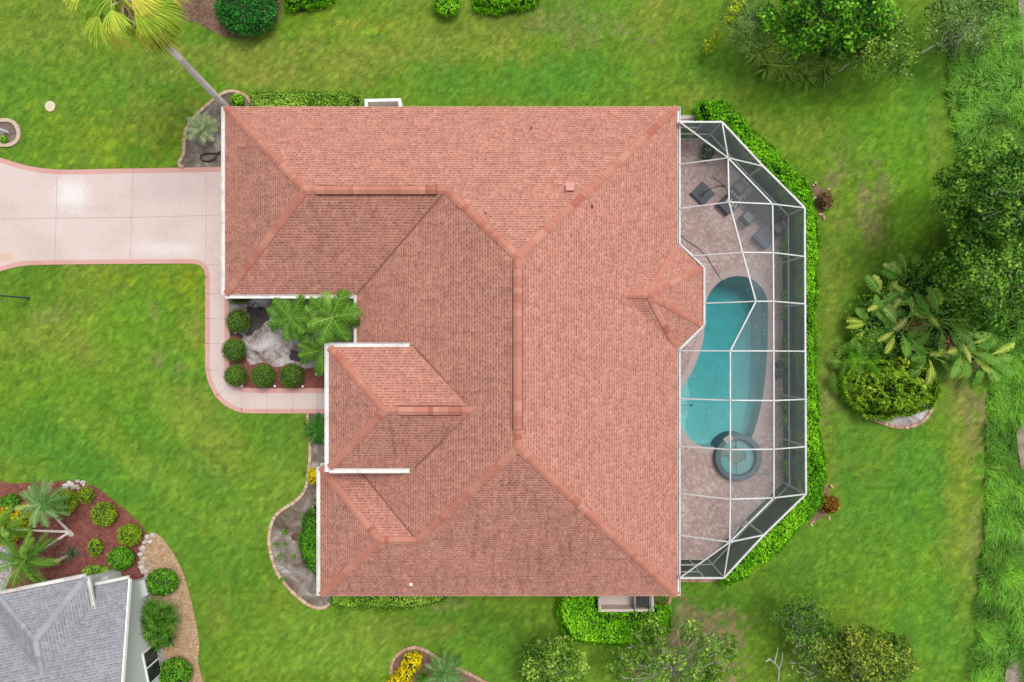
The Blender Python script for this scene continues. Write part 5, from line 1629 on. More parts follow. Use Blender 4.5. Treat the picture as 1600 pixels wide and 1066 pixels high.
# ------------------------------------------------------------------ courtyard
for i, (px, py, r, lab) in enumerate([(372, 502, 19.5, 'topiary ball nearest the garage corner, above the others'), (366, 547, 19.5, 'topiary ball in the middle of the row beside the walk'), (368, 587, 18, 'topiary ball at the inside bend of the walk'), (411, 587, 19.5, 'topiary ball between the two others along the entry walk'), (456, 587, 20, 'topiary ball nearest the front portico')]):
    shrub('topiary_ball', 'clipped ' + lab, 'topiary', px, py, r, 1.25, 'topiary', .06, 3600, .035, group='clipped topiary balls in the courtyard', jit=.35, tc=.35)
hedge('bush', 'clipped low bush half hidden under the garage gutter', 'bush', [(352, 430), (352, 462), (358, 469), (372, 471), (383, 468), (385, 455), (385, 430)], .8, 'topiary', .07, 900, seed=3, edge=.15, lump=.05)
palm('courtyard_palm', 'lighter green palm at the left of the courtyard trio', (455, 503), (455, 497), 2.3, 'palm', nf=14, L=1.42, lf=.52, m=26, wid=.018, droop=1.0, hang=.45, tr=.07, group='palms in the courtyard', el=(10, 55))
palm('courtyard_palm', 'largest courtyard palm overhanging the white gutter corner', (521, 503), (520, 496), 3.3, 'palm', nf=15, L=1.55, lf=.54, m=27, wid=.019, droop=1.0, hang=.45, tr=.08, group='palms in the courtyard', el=(10, 55))
palm('courtyard_palm', 'courtyard palm tucked against the portico corner', (502, 553), (505, 547), 2.2, 'palm', nf=13, L=1.4, lf=.48, m=24, wid=.017, droop=1.0, hang=.45, tr=.07, group='palms in the courtyard', el=(10, 55))
for px, py, lab in ((494, 585, 'white globe lamp left of the close pair by the courtyard palm'), (502.5, 585, 'white globe lamp right of the close pair by the courtyard palm'), (429.5, 603.5, 'white globe lamp between two topiary balls at the walk edge'), (473, 604, 'white globe lamp at the walk edge right of the last topiary ball'), (378, 603, 'white globe lamp at the inner bend of the walk'), (368, 520, 'white globe lamp just below the uppermost topiary ball')):
    x, y, _ = P(px, py, .3)
    t = thing('globe_lamp', lab, 'lamp', (x, y, .02), 'white globe lamps along the walk')
    b = MB(); b.tube([(x, y, .02), (x, y, .24)], .018); b.build('stake', M['black'], t)
    b = MB(); b.blob((x, y, .3), (.07, .07, .07), rough=0, seg=12, rings=8); b.build('globe', M['globe'], t, smooth=True)
for i, px in enumerate([[(386, 482), (396, 480), (420, 484), (424, 500), (410, 508), (396, 520), (385, 524), (390, 505)], [(454, 548), (470, 552), (472, 564), (456, 563)], [(358, 510), (372, 518), (380, 528), (362, 532), (357, 525)]]):
    q_ = smooth(PP(px), 8, True); q_ = [(a + .34 * (float(fbm(a * 3, b * 3, 7, 3)) - .5) + random.uniform(-.03, .03), b + .34 * (float(fbm(a * 3, b * 3, 17, 3)) - .5) + random.uniform(-.03, .03)) for a, b in q_]
    d = MB(); d.prism(q_, .02, .03); tag(d.build('weed_cloth', M['fabric'], None, P(*px[0])), ['torn black weed cloth showing beside the uppermost topiary ball', 'torn black weed cloth scrap near the last topiary ball', 'torn black weed cloth scrap at the walk edge'][i], 'weed cloth')
for k, (px, py) in enumerate([(468, 528), (474, 533), (473, 526), (466, 534), (477, 529)]):
    b = MB(); x, y, _ = P(px, py); b.blob((x, y, .04), (.1, .07, .06), random.uniform(.3, 1), rough=.4, seed=k); tag(b.build('rock', M['stone'], None, (x, y, .02)), 'one of the small pale rocks piled below the left courtyard palm', 'rock', 'pale rocks below the courtyard palm')
b = MB(); pts = [P(a, c, 0)[:2] + (.045,) for a, c in smooth([(384, 470), (392, 480), (400, 474), (408, 484), (402, 492), (412, 496)], 5)]; b.tube(pts, .02); tag(b.build('drip_hose', M['hose'], None, pts[0]), 'black drip hose looped on the courtyard sand', 'hose')

# ------------------------------------------------------------------ bed by the tall palm
t, cc = palm('tall_palm', 'tall leaning palm with pale smooth trunk and drooping yellow green fans', (354, 168), (184, -10), 9.2, 'bigpalm', 'fan', nf=30, L=1, lf=1.3, tr=.15, el=(-40, 60), droop=.9, m=24, span=.85, curl=.7, Lp=1.3)
l = LB()
for i in range(9):
    fan(l, cc - (0, 0, .15), i * .7 + .3, R(-40 + 10 * math.sin(i * 2.1)), 1.1 * rng.uniform(.8, 1.2), .9, .7, 16, .45, rng.uniform(.1, .95), curl=.9, tpet=.2)
l.build('dying_fronds', M['deadpalm'], t)
l = LB()
bt = cc * .76 + np.array(P(354, 168)) * .24
for f in np.linspace(0, .8, 9):
    c_ = bt * (1 - f) + cc * f
    rosette(l, c_, 16, .75, .06, (-30, 40), .6, .5, .25)
l.build('old_leaf_bases', M['boot'], t)
palm('silver_shrub_palm', 'silvery bushy young palm in the bed at the foot of the tall palm', (318, 205), (316, 203), .7, 'silver', nf=22, L=.95, lf=.3, m=18, wid=.012, droop=1.0, hang=.25, tr=.06, el=(5, 85))
b = MB(); pts = [P(a, c, 0)[:2] + (.05,) for a, c in smooth([(350, 236), (344, 240), (336, 240), (322, 240), (314, 243), (315, 250), (326, 252), (335, 248), (340, 240), (347, 236)], 5)]; b.tube(pts, .022); b.tube([(p[0] + .08, p[1] - .06, .09) for p in pts[4:-6]], .02)
tag(b.build('garden_hose', M['hose'], None, pts[0]), 'black garden hose coiled on the sand beside the garage gutter', 'hose')
x, y, _ = P(12, 207); b = MB(); b.tube([(x, y, 0), (x, y, 1.5)], .075, .065, 10); 
t = thing('white_post', 'white garden post in the small ringed bed at the left edge', 'post', (x, y, 0)); b.build('shaft', M['white'], t)
b = MB(); b.lathe((x, y, 1.5), [(.08, 0), (.11, .04), (.11, .1), (.03, .16)], 10); b.build('cap', M['white'], t)
shrub('small_plant', 'small bright green plant in the ringed bed beside the white post', 'plant', 6, 218, 6, .3, 'hedge', .07, 260, .3)
b = MB(); x, y, _ = P(79, 166.5); b.prism([(x + .29 * math.cos(a) * (1 + .05 * math.sin(3 * a)), y + .3 * math.sin(a)) for a in np.linspace(0, 2 * math.pi, 18)[:-1]], 0, .05); tag(b.build('utility_lid', M['lid'], None, (x, y, 0)), 'round beige utility lid set in the upper left lawn', 'lid')
x, y, _ = P(45, 466)
t = thing('lamp_post', 'slim dark grey lamp post standing in the left lawn', 'lamp post', (x, y, 0))
b = MB(); b.tube([(x, y, 0), (x, y, 2.5)], .045, .04, 10); b.lathe((x, y, 0), [(.09, 0), (.09, .1), (.05, .16)], 10); b.build('pole', M['slate'], t)
b = MB(); b.lathe((x, y, 2.5), [(.06, 0), (.14, .12), (.14, .32), (.18, .34), (.04, .46)], 8); b.build('lantern', M['black'], t)

# small walled pads
def wall_pad(name, label, pts, h, side):
    t = thing(name, label, 'wall', (*P(sum(p[0] for p in pts) / len(pts), sum(p[1] for p in pts) / len(pts)), ))
    b = MB(); q = PP(pts, h)
    for i in range(len(q) - 1):
        a, c = np.array(q[i]), np.array(q[i + 1]); d_ = (c - a) / np.linalg.norm(c - a)
        e0 = a - d_ * (.075 if i else 0); e1 = c + d_ * (.075 if i < len(q) - 2 else 0)
        hh_ = h + .003 * i
        b.bar((*e0, hh_ / 2), (*e1, hh_ / 2), .15, hh_)
    b.build('low_wall', M['stucco'] if side < 0 else M['white'], t)
    b = MB(); b.poly(PP(pts, h), .05); b.build('pad', M['concrete'], t)
    return t


wall_pad('equipment_enclosure', 'low white walled enclosure on the north side of the roof', [(572, 185), (572, 157), (624, 156), (628, 185)], .8, 1)
wall_pad('equipment_enclosure', 'low pale walled enclosure with a dark slatted unit at the south eave', [(937, 905), (937, 954), (1020, 954), (1019, 905)], .7, -1)
x, y, _ = P(1002, 938, .5)
t = thing('air_conditioner', 'dark slatted air conditioning unit inside the south enclosure', 'air conditioner', (x, y, .055))
b = MB(); b.box((x, y + .1, .4), (.74, .74, .68)); b.build('casing', M['black'], t)
b = MB()
for k in range(7): b.box((x - .3 + k * .1, y + .1, .76), (.03, .72, .03))
b.build('top_grille', M['greyplant'], t)
b = MB()
for sx in (-1, 1): b.box((x + sx * .4, y - .04, .45), (.04, .95, .82))
b.build('side_rail', M['steel'], t)
shrub('twiggy_bush', 'bare twiggy grey bush between the enclosure and the house corner', 'bush', 1032, 942, 13, .7, 'brownplant', .09, 420, .4, core=False)

# ------------------------------------------------------------------ west bed
t = thing('sago_palm', 'dark green spiky cycad beside the entry walk under the portico', 'cycad', (*P(499, 672)[:2], 0))
l = LB(); c_ = P(499, 671, .7)
for i in range(30): pinnate(l, c_, i * 2.4, R(rng.uniform(5, 75)), .95, 1.1, .2, 18, .012, .45 + rng.normal(0, .12), .15)
l.build('crown', M['sago'], t)
b = MB(); b.tube([(c_[0], c_[1], 0), c_], .14, .11); b.build('trunk', M['bark_dark'], t)
shrub('croton', 'yellow and green croton in the narrow bed beside the white gutter', 'croton', 491, 744, 9, .7, 'croton', .14, 380, .35, ry_px=14)
shrub('silver_plant', 'silvery grass-like plant against the wall in the bare west bed', 'plant', 497, 790, 10, .6, 'silver', .16, 330, .4, ry_px=14, asp=.2)
for px, py, r in ((432, 852, 5), (439, 869, 6), (445, 831, 5), (459, 870, 4), (446, 850, 3), (441, 905, 4)):
    shrub('weed', 'one of the small green weeds scattered over the bare west bed', 'weed', px, py, r, .16, 'bush', .08, 130, .4, group='weeds in the west bed', core=False, zmin=-.1)
b = MB(); x, y, _ = P(461.5, 838.5); k = [(x + .17 * math.cos(a), y + .17 * math.sin(a)) for a in np.linspace(0, 2 * math.pi, 21)[:-1]]; b.ribbon(k, .07, .02, .07, closed=True); b.prism([(x + .14 * math.cos(a), y + .14 * math.sin(a)) for a in np.linspace(0, 2 * math.pi, 21)[:-1]], .02, .05)
tag(b.build('drain_cover', M['rust'], None, (x, y, .02)), 'round rusty brown drain cover in the bare west bed', 'drain cover')

# ------------------------------------------------------------------ shrubs round the cage
for px, pts in ((0, [(1268, 288), (1276, 290), (1290, 298), (1288, 320), (1282, 340), (1278, 332), (1272, 312)]), (1, [(1286, 756), (1294, 762), (1296, 785), (1290, 806), (1270, 816), (1266, 812), (1280, 796)])):
    b = MB(); b.poly(PP(pts), .03); struct(b.build('planting_bed', M['brown_mulch']))
    for j in range(7):
        q = pts[(j * 3) % len(pts)]; x, y, _ = P(q[0] + random.uniform(-3, 5), q[1] + random.uniform(-4, 4)); bb = MB(); bb.box((x, y, .05), (.22, .11, .08), random.uniform(0, 3), random.uniform(.4, 1)); tag(bb.build('loose_brick', M['brick'], None, (x, y, .03)), 'one of the loose pale bricks round the ' + ('brown plant' if px == 0 else 'red croton') + ' beside the cage hedge', 'brick', 'loose bricks by the ' + ('brown plant' if px == 0 else 'red croton'))
shrub('brown_shrub', 'withered brown shrub in a notch of the hedge near the cage upper corner', 'shrub', 1289, 313, 13, .6, 'brownplant', .11, 700, .35)
shrub('red_croton', 'orange red and yellow croton below the cage lower right corner', 'croton', 1297, 788, 14, .8, 'redcroton', .13, 900, .3)
shrub('potted_fern', 'blue green fern in a corner of the pool deck behind the screen', 'fern', 1106, 238, 11, .8, 'teal', .22, 330, .4, asp=.25, core=False)
for py in (570, 585):
    x, y, _ = P(1216, py, .3)
    t = thing('potted_plant', 'dusty grey potted plant on the deck against the screen, ' + ('the upper of two' if py == 570 else 'the lower of two'), 'potted plant', (x, y, .03), 'grey potted plants by the screen wall')
    b = MB(); b.lathe((x, y, .03), [(.1, 0), (.14, .22), (.15, .24), (.12, .24)], 12); b.build('pot', M['black'], t)
    l = LB(); ell(l, (x, y, .42), (.24, .22, .2), 260, .12, .3, py, .4); l.build('leaves', M['greyplant'], t)

# ------------------------------------------------------------------ bottom bed
for k, (px, py, r) in enumerate(((641, 1036, 16), (630, 1056, 15), (618, 1066, 12), (650, 1030, 10))):
    shrub('yellow_croton', 'one of the vivid yellow crotons packed in the bed at the bottom edge', 'croton', px, py, r, .75, 'croton', .15, 520, .35, group='yellow crotons at the bottom edge')
palm('blue_grey_palm', 'grey green young palm spilling over the brick edging at the bottom edge', (697, 1052), (696, 1050), .9, 'greypalm', nf=22, L=1.25, lf=.32, m=22, wid=.012, droop=1.2, hang=.3, tr=.06, el=(5, 80))
t = thing('strap_plant', 'dark strappy leaved plant beside the yellow crotons', 'plant', (*P(662, 1058)[:2], 0))
l = LB(); rosette(l, P(662, 1056, .15), 34, .8, .035, (20, 80), 1.0, .5); l.build('leaves', M['palm'], t)

# ------------------------------------------------------------------ front corner bed of the neighbour
for px, py, r, ry, h, mat, lab in ((162, 804, 21, 20, .95, 'lime', 'largest lime green globe bush in the red mulch'), (203, 836, 18.5, 18, .85, 'lime', 'lime green globe bush nearest the lawn edge of the red mulch'), (189, 873, 20, 19, .95, 'bush', 'mid green spiky globe bush near the grey roof corner'), (134, 773, 12.5, 14, .7, 'lime', 'small lime bush beside the pale stepping stones'), (149, 856, 11, 15, .6, 'lime', 'small thin variegated bush in the middle of the red mulch'), (16, 784, 14, 12, .8, 'bush', 'dark green bush at the left edge of the red mulch bed'), (104, 784, 16, 20, .9, 'lime', 'lime bush partly under the grey green palm fronds'), (150, 892, 22, 9, .6, 'hedge_olive', 'low dull olive bush along the grey roofed house'), (253, 910, 25, 22, 1.1, 'bush', 'leafy green bush at the top of the shell gravel strip'), (274, 1052, 26, 24, 1.1, 'bush', 'leafy green bush at the bottom edge beside the gravel strip')):
    big = mat in ('bush',)
    shrub('globe_bush', lab, 'bush', px, py, r, h, mat, .11 if big else .075, 2400 if r > 15 else 1000, .12 if r > 15 else .25, ry_px=ry, group='bushes of the front corner bed')
for px, py in ((14, 806), (30, 822), (12, 836), (36, 806)):
    shrub('yellow_croton', 'one of the yellow and green crotons at the left edge of the red mulch bed', 'croton', px, py, 17, .9, 'croton', .17, 460, .35, group='crotons at the left edge')
t = thing('triple_palm', 'triple trunked palm leaning three ways out of the red mulch', 'palm', (*P(110, 831)[:2], 0))
bb = np.array(P(110, 831))
for k, (cx, cy, cz, nf, L, mat) in enumerate(((68, 786, 2.4, 24, 1.35, 'greypalm'), (6, 826, 2.7, 20, 1.3, 'palm'), (42, 874, 2.6, 30, 1.65, 'palm'))):
    c_ = np.array(P(cx, cy, cz)); b = MB()
    pts = [np.array(q) for q in smooth([tuple(bb), tuple(bb * .55 + c_ * .45 + (0, 0, .1)), tuple(c_)], 8)]
    for i in range(len(pts) - 1): b.tube([pts[i], pts[i + 1]], .075 - .002 * i, .07 - .002 * i, 8, random.uniform(.4, .9))
    b.build('trunk', M['trunk'], t)
    l = LB()
    for i in range(nf): pinnate(l, c_, i * 2.4 + rng.normal(0, .15), R(78 - 85 * (i / nf) ** .9), L * rng.uniform(.9, 1.1), 1.15 * rng.uniform(.8, 1.2), .34, 26, .012, .5 + rng.normal(0, .12), .4)
    l.build('crown', M[mat], t)
b = MB()
for k in range(5): b.blob((bb[0] + random.uniform(-.15, .15), bb[1] + random.uniform(-.15, .15), .08), (.16, .13, .1), random.uniform(.1, .7), rough=.4, seed=k)
b.build('root_crown', M['stone'], t)
x, y, _ = P(104.5, 869.5); b = MB(); b.lathe((x, y, 0), [(.1, 0), (.1, .72), (.12, .74), (.12, .86), (.07, .86), (.07, .8)], 14); tag(b.build('garden_post', M['lid'], None, (x, y, 0)), 'short cream garden post among the palm fronds in the red mulch', 'post')
t = thing('blue_green_plant', 'thin blue green grassy plant beside the cream garden post', 'plant', (*P(114, 864)[:2], 0)); l = LB(); rosette(l, P(114, 864, .1), 36, .75, .014, (15, 80), 1.2, .6); l.build('leaves', M['teal'], t)
for k, (px, py, r) in enumerate(((104, 759, .2), (110, 756, .22), (115, 760, .2), (122, 752, .14), (121, 759, .13), (130, 754, .16), (132, 758, .12), (124, 763, .1), (101, 762, .13))):
    b = MB(); x, y, _ = P(px, py); b.blob((x, y, .05), (r, r * .75, .09), random.uniform(.4, 1), rough=.4, seed=k + 20); tag(b.build('stone', M['stone'], None, (x, y, .02)), 'one of the flat pale stones at the top rim of the red mulch bed', 'stone', 'flat stones at the mulch bed rim')
for k, (px, py, r) in enumerate(((231, 838, .14), (239, 836, .17), (227, 847, .15), (224, 856, .18), (221, 866, .17), (223, 878, .2), (222, 886, .18), (228, 893, .2), (231, 901, .17), (226, 872, .12), (232, 880, .11), (236, 846, .12))):
    b = MB(); x, y, _ = P(px, py); b.blob((x, y, .07), (r, r * .8, .12), random.uniform(.5, 1), rough=.45, seed=k + 40); tag(b.build('boulder', M['stone'], None, (x, y, .02)), 'one of the pale boulders dividing red mulch from shell gravel', 'boulder', 'boulders between mulch and gravel')
b = MB(); b.poly(PP([(-40, 846), (14, 850), (22, 868), (18, 895), (6, 930), (-40, 940)]), .035); struct(b.build('footpath', plain('grey concrete', A(196, 196, 194), .85, .08, 2)))
t = thing('rosette_shrub', 'big spiky rosette shrub between the white wall and the gravel', 'shrub', (*P(243, 978)[:2], 0))
l = LB(); b = MB(); bc_ = np.array(P(243, 978))
for k in range(20):
    a = k * 2.4; q = math.sqrt((k + .5) / 20); c_ = np.array(P(241 + 36 * q * math.cos(a), 977 + 37 * q * math.sin(a), 1.5 - .7 * q * q))
    rosette(l, c_, 46, .62, .024, (-15, 85), .9, .5 + random.uniform(-.15, .15), .15); b.tube([bc_, bc_ * .4 + c_ * .6, c_], .04, .025, 5)
l.build('rosettes', M['dracaena'], t); b.build('stem', M['bark_dark'], t)

# ------------------------------------------------------------------ neighbour house
DX = np.array((.98, .199, 0)); DY = np.array((.199, -.98, 0))
nbh = thing('neighbour_house', 'white house with grey shingle roof cut off at the lower left corner', 'house', (*P(80, 1010)[:2], 0))
EA = 3.2; CA = np.array(P(133, 903, EA)); ha = 2.3
ap = CA - DX * ha + DY * ha + UPV * ha * .5
nwA = CA - DX * 2 * ha
far_ = 14
g = MB()
tp = lambda v: tuple(float(q) for q in v)
roof_face(g, [tp(CA), tp(nwA), tp(ap)], EA, .2)
roof_face(g, [tp(CA), tp(ap), tp(ap + DY * far_), tp(CA + DY * (far_ + ha))], EA, .2)
roof_face(g, [tp(nwA), tp(nwA + DY * (far_ + ha)), tp(ap + DY * far_), tp(ap)], EA, .2)
EB = 2.7; CB = np.array(P(201, 905.5, EB)); lb_ = 6.2
roof_face(g, [tp(CB), tp(CB - DX * 9), tp(CB - DX * 9 + DY * lb_ + UPV * lb_ * .5), tp(CB + DY * lb_ + UPV * lb_ * .5)], EB, .2)
roof_face(g, [tp(CB + DY * lb_ + UPV * lb_ * .5), tp(CB - DX * 9 + DY * lb_ + UPV * lb_ * .5), tp(CB - DX * 9 + DY * 2 * lb_), tp(CB + DY * 2 * lb_)], EB, .2)
gr = g.build('roof', M['groof'], nbh)
for a, b_ in ((CA, ap), (nwA, ap)): cap_line(tp(a), tp(b_), .15, .354, 'ridge_cap', M['gcap'], gr)
cap_line(tp(ap), tp(ap + DY * 6), .15, .5, 'ridge_cap', M['gcap'], gr)
gutter(tp(CA)[:2], tp(nwA)[:2], EA, (-DY[0], -DY[1]), nbh, .16); gutter(tp(CA)[:2], tp(CA + DY * 1.75)[:2], EA, (DX[0], DX[1]), nbh, .16)
gutter(tp(CB)[:2], tp(CB - DX * 1.9)[:2], EB, (-DY[0], -DY[1]), nbh, .14)
f_ = MB(); f_.bar(CB + DX * .05 - UPV * .07, CB + DX * .05 + DY * lb_ + UPV * (lb_ * .5 - .07), .06, .2); f_.build('rake_board', M['white'], nbh)
w_ = MB()
p0 = CB - DX * .55 + DY * .7; p1 = p0 + DY * (lb_ - .7); z0_ = EB + .35 - .12; z1_ = EB + lb_ * .5 - .12
for q in (p0, p1): q[2] = 0
w_.add([p0, p1, p1 + UPV * z1_, p0 + UPV * z0_], [(0, 1, 2, 3)])
w_.add([p0, p0 + UPV * z0_, p0 - DX * 8.4 + UPV * z0_, p0 - DX * 8.4], [(0, 1, 2, 3)])
q0 = CA - DX * .5 + DY * .5; q0[2] = 0
w_.add([q0, q0 + UPV * (EA - .1), q0 - DX * 3.6 + UPV * (EA - .1), q0 - DX * 3.6], [(0, 1, 2, 3)]); w_.add([q0, q0 + DY * 4, q0 + DY * 4 + UPV * (EA - .1), q0 + UPV * (EA - .1)], [(0, 1, 2, 3)])
w_.build('wall', M['wstucco'], nbh)
lw = MB(); lw.prism(PP([(136, 922), (140, 908), (168, 900), (172, 914)], 1.2), 0, 1.2); lw.build('low_wall', M['wstucco'], nbh); lw = MB(); lw.prism(PP([(203, 914), (225, 906), (231, 930), (208, 940)], .9), 0, .9); lw.build('low_wall', M['wstucco'], nbh)
wi = MB(); wc = p0 + DY * 4.3 + DX * .02 + UPV * 1.35; wi.box(tp(wc), (.1, 1.7, 1.3), math.atan2(DX[1], DX[0]) + 0); wo = wi.build('window', M['white'], nbh)
for k in (-1, 1):
    pn = MB(); pn.box(tp(wc + DX * .02 + DY * .42 * k), (.1, .74, 1.15), math.atan2(DX[1], DX[0])); pn.build('pane', M['glass'], wo)

# ------------------------------------------------------------------ north east thicket
tree('broadleaf_tree', 'dense broadleaf tree with bright glossy leaf clumps at the top edge', (1292, 60), auto(1298, 26, 98, 58, 3.2, 2.2, 46, .3, .8, .8), 'tree_bright', .2, 270, 'bark_dark', .14, asp=.6, rough=.6, jit=.45, tv=.13, shell=.6, ct=.4, t0=.4)
shrub('understorey_bush', 'dark dense bush beneath the bright broadleaf tree', 'bush', 1300, 22, 84, 2.6, 'tree', .16, 5200, .3, ry_px=46)
tree('grey_green_tree', 'feathery grey green tree left of the bright broadleaf tree', (1172, 40), auto(1172, 34, 36, 44, 2.0, 1.0, 19, .4, .72), 'tree_grey', .15, 480, 'bark', .07, asp=.25, rough=.5)
for k, (px, py, r) in enumerate(((1184, 84, 1.0), (1196, 108, .8), (1228, 120, .8), (1256, 122, .8), (1284, 112, .8), (1212, 104, 1.1), (1236, 108, 1.0), (1258, 104, .9), (1282, 100, .8), (1200, 78, .9), (1226, 84, 1.0), (1252, 88, .9), (1278, 84, .8), (1300, 92, .6))):
    t = thing('grass_clump', 'one of the arching ornamental grass clumps under the broadleaf tree', 'grass clump', (*P(px, py)[:2], 0), 'grass clumps under the broadleaf tree'); l = LB(); rosette(l, P(px, py, .05), 120, r * 1.3, .02, (15, 80), 1.4, .6, .25); l.build('leaves', M['tuft'], t)
t = thing('trailing_vine', 'yellow green trailing branch arching out over the lawn', 'vine', (*P(1162, -6)[:2], 0))
sp_ = smooth([P(1162, -14, 2.6), P(1152, 8, 2.9), P(1140, 28, 2.6), P(1124, 48, 1.9), P(1112, 66, 1.2), P(1107, 78, .7)], 6); b = MB(); b.tube([P(1165, -6)] + sp_, .03, .01, 5); b.build('stem', M['bark'], t)
l = LB()
for k, q in enumerate(sp_): ell(l, np.array(q) + rng.normal(0, .1, 3), (.24, .2, .16), 46, .14, .5, k, .5, t0=.55)
l.build('leaves', M['vine'], t)
tree('sparse_tree', 'sparse olive leaved tree with pale bare branches at the top right', (1372, 40), auto(1374, 62, 54, 56, 2.4, 1.3, 34, .3, .66), 'tree_olive', .15, 340, 'bark', .06, rough=.6, asp=.5, twig=3, bare=.12)
tree('young_tree', 'small yellow green tree beside the marsh grass at the top right', (1405, 104), auto(1408, 92, 20, 30, 1.6, .8, 12, .26, .46), 'tree_olive', .14, 210, 'bark', .05, rough=.5, t0=.62)
tree('bare_shrub', 'grey twiggy half bare shrub at the top right corner', (1505, 40), auto(1504, 38, 58, 50, 1.9, .8, 38, .3, .64), 'tree_grey', .14, 320, 'bark', .06, rough=.6, twig=3, bare=.2)
for k, pts in enumerate(([(1438, 84), (1466, 68), (1502, 54)], [(1310, 112), (1330, 98), (1372, 82)], [(1466, 72), (1490, 66), (1510, 58)])):
    b = MB(); q = smooth([P(px, py, z) for (px, py), z in zip(pts, (.25, .5, .9))], 6); b.tube(q, .05, .025, 6, .7); b.tube([q[6], np.array(q[6]) + (.4, .6, .2)], .025, .01, 5, .8)
    tag(b.build('fallen_branch', M['bark'], None, q[0]), ['longest pale fallen branch reaching into the lawn at the top right', 'pale fallen branch under the sparse olive tree', 'short pale fallen branch at the marsh grass corner'][k], 'branch')

# ------------------------------------------------------------------ right side trees and paddle plants
tree('oak_tree', 'upper dense dark green tree at the right edge', (1575, 330), auto(1564, 312, 94, 78, 4.3, 2.4, 58, .38, .95, .8), 'tree',   .19, 400, 'bark', .16, rough=.45, jit=.42, twig=0)
tree('oak_tree', 'lower dense dark green tree at the right edge above the paddle leaved plants', (1565, 430), auto(1554, 434, 90, 78, 3.9, 2.2, 54, .38, .95, .8), 'tree',   .19, 400, 'bark', .15, rough=.45, jit=.42, twig=0)
shrub('understorey_bush', 'dark shaded bush below the right edge trees', 'bush', 1560, 380, 90, 3.2, 'tree', .18, 5200, .3, ry_px=120)
shrub('understorey_bush', 'dark leafy bush filling the space under the paddle leaved plants', 'bush', 1420, 505, 84, 1.2, 'tree', .16, 5000, .35, ry_px=64)
shrub('understorey_bush', 'dark bush between the paddle leaved plants and the marsh grass', 'bush', 1480, 510, 60, 1.3, 'tree', .16, 3600, .35, ry_px=48)
shrub('understorey_bush', 'dark green bush behind the top of the paddle leaved plants', 'bush', 1448, 446, 52, 1.6, 'tree', .17, 3200, .35, ry_px=44)
PADL = [((1400, 448), 2.4, 15, 'tall paddle leaved plant at the top of the clump'), ((1388, 512), 2.2, 17, 'paddle leaved plant at the left of the clump'), ((1446, 500), 2.8, 19, 'central paddle leaved plant with dead brown stalks'), ((1482, 545), 2.5, 17, 'paddle leaved plant reaching toward the marsh grass'), ((1440, 555), 1.9, 13, 'low paddle leaved plant above the yellow green shrubs'), ((1366, 472), 1.9, 12, 'paddle leaved plant with torn yellow leaf tips at the upper left'), ((1500, 475), 2.6, 14, 'paddle leaved plant under the lower dark tree'), ((1415, 480), 2.3, 14, 'paddle leaved plant filling the middle of the clump'), ((1470, 520), 2.2, 13, 'paddle leaved plant beside the dead brown heap'), ((1516, 560), 2.0, 11, 'paddle leaved plant at the right end overhanging the dry grass'), ((1350, 505), 1.7, 10, 'low paddle leaved plant behind the fan palm shrubs')]
for (bp, h, nl_, lab) in PADL:
    t = thing('paddle_plant', 'big ' + lab, 'plant', (*P(*bp)[:2], 0), 'paddle leaved plants by the lawn')
    g1, g2, b = LB(), LB(), MB()
    c0 = np.array(P(*bp))
    for i in range(nl_):
        az = i * 2.4 + rng.normal(0, .25); o_ = c0 + np.array((math.cos(az), math.sin(az), 0)) * .12
        o_ = o_ + UPV * h * .3
        b.tube([c0 + np.array((math.cos(az), math.sin(az), 0)) * .1, o_], .06, .045, 5)
        yel = rng.random() < .34
        paddle(g2 if yel else g1, o_, az, R(rng.uniform(45, 82)), h * .34, 1.15 * rng.uniform(.7, 1.2), .25 * rng.uniform(.8, 1.2) * (.75 if yel else 1), rng.uniform(1.3, 2.0), .5 + rng.normal(0, .12), .75 if yel else .18)
    g1.build('leaves', M['banana'], t)
    if g2.Q: g2.build('torn_leaves', M['banana_yellow'], t)
    b.build('stalk', M['bark_dark'], t)
for k, (px, py) in enumerate(((1434, 512), (1484, 536))):
    t = thing('dead_leaves', ['larger', 'smaller'][k] + ' heap of dead brown leaves among the paddle plants', 'dead leaves', (*P(px, py, .9)[:2], .9)); l = LB(); rosette(l, P(px, py, 1.5), 60, .6, .02, (-30, 50), 1.3, .6, .25); l.build('dry_strands', M['brownplant'], t)
l = LB(); x, y, z = P(1536, 504, 2.2); paddle(l, np.array((x - .9, y - .15, 1.9)), R(12), R(15), .7, .6, .1, .3, .3, .3); tag(l.build('orange_leaf', M['orange'], None, (x, y, 1.9)), 'single orange dead leaf sticking out right of the paddle plants', 'leaf')
for k, (px, py, lab) in enumerate(((1322, 556, 'left'), (1340, 580, 'lowest'), (1318, 588, 'lower left'), (1345, 546, 'upper right'), (1368, 560, 'right'))):
    t = thing('fan_palm_shrub', lab + ' low fan palm shrub at the left rim of the paddle plant clump', 'palm', (*P(px, py)[:2], 0), 'low fan palm shrubs'); l = LB()
    for i in range(16): fan(l, P(px, py, .2), i * 2.4, R(rng.uniform(25, 80)), .75, .55, .6, 15, 1.5, .6 + rng.normal(0, .14), curl=.5, wid=.019)
    l.build('fronds', M['bush' if k % 2 else 'palm'], t)
shrub('pale_flower_bush', 'small bush with pale yellow leaves in the middle of the yellow green shrubs', 'bush', 1405, 567, 9, 1.6, 'vine', .14, 260, .3)

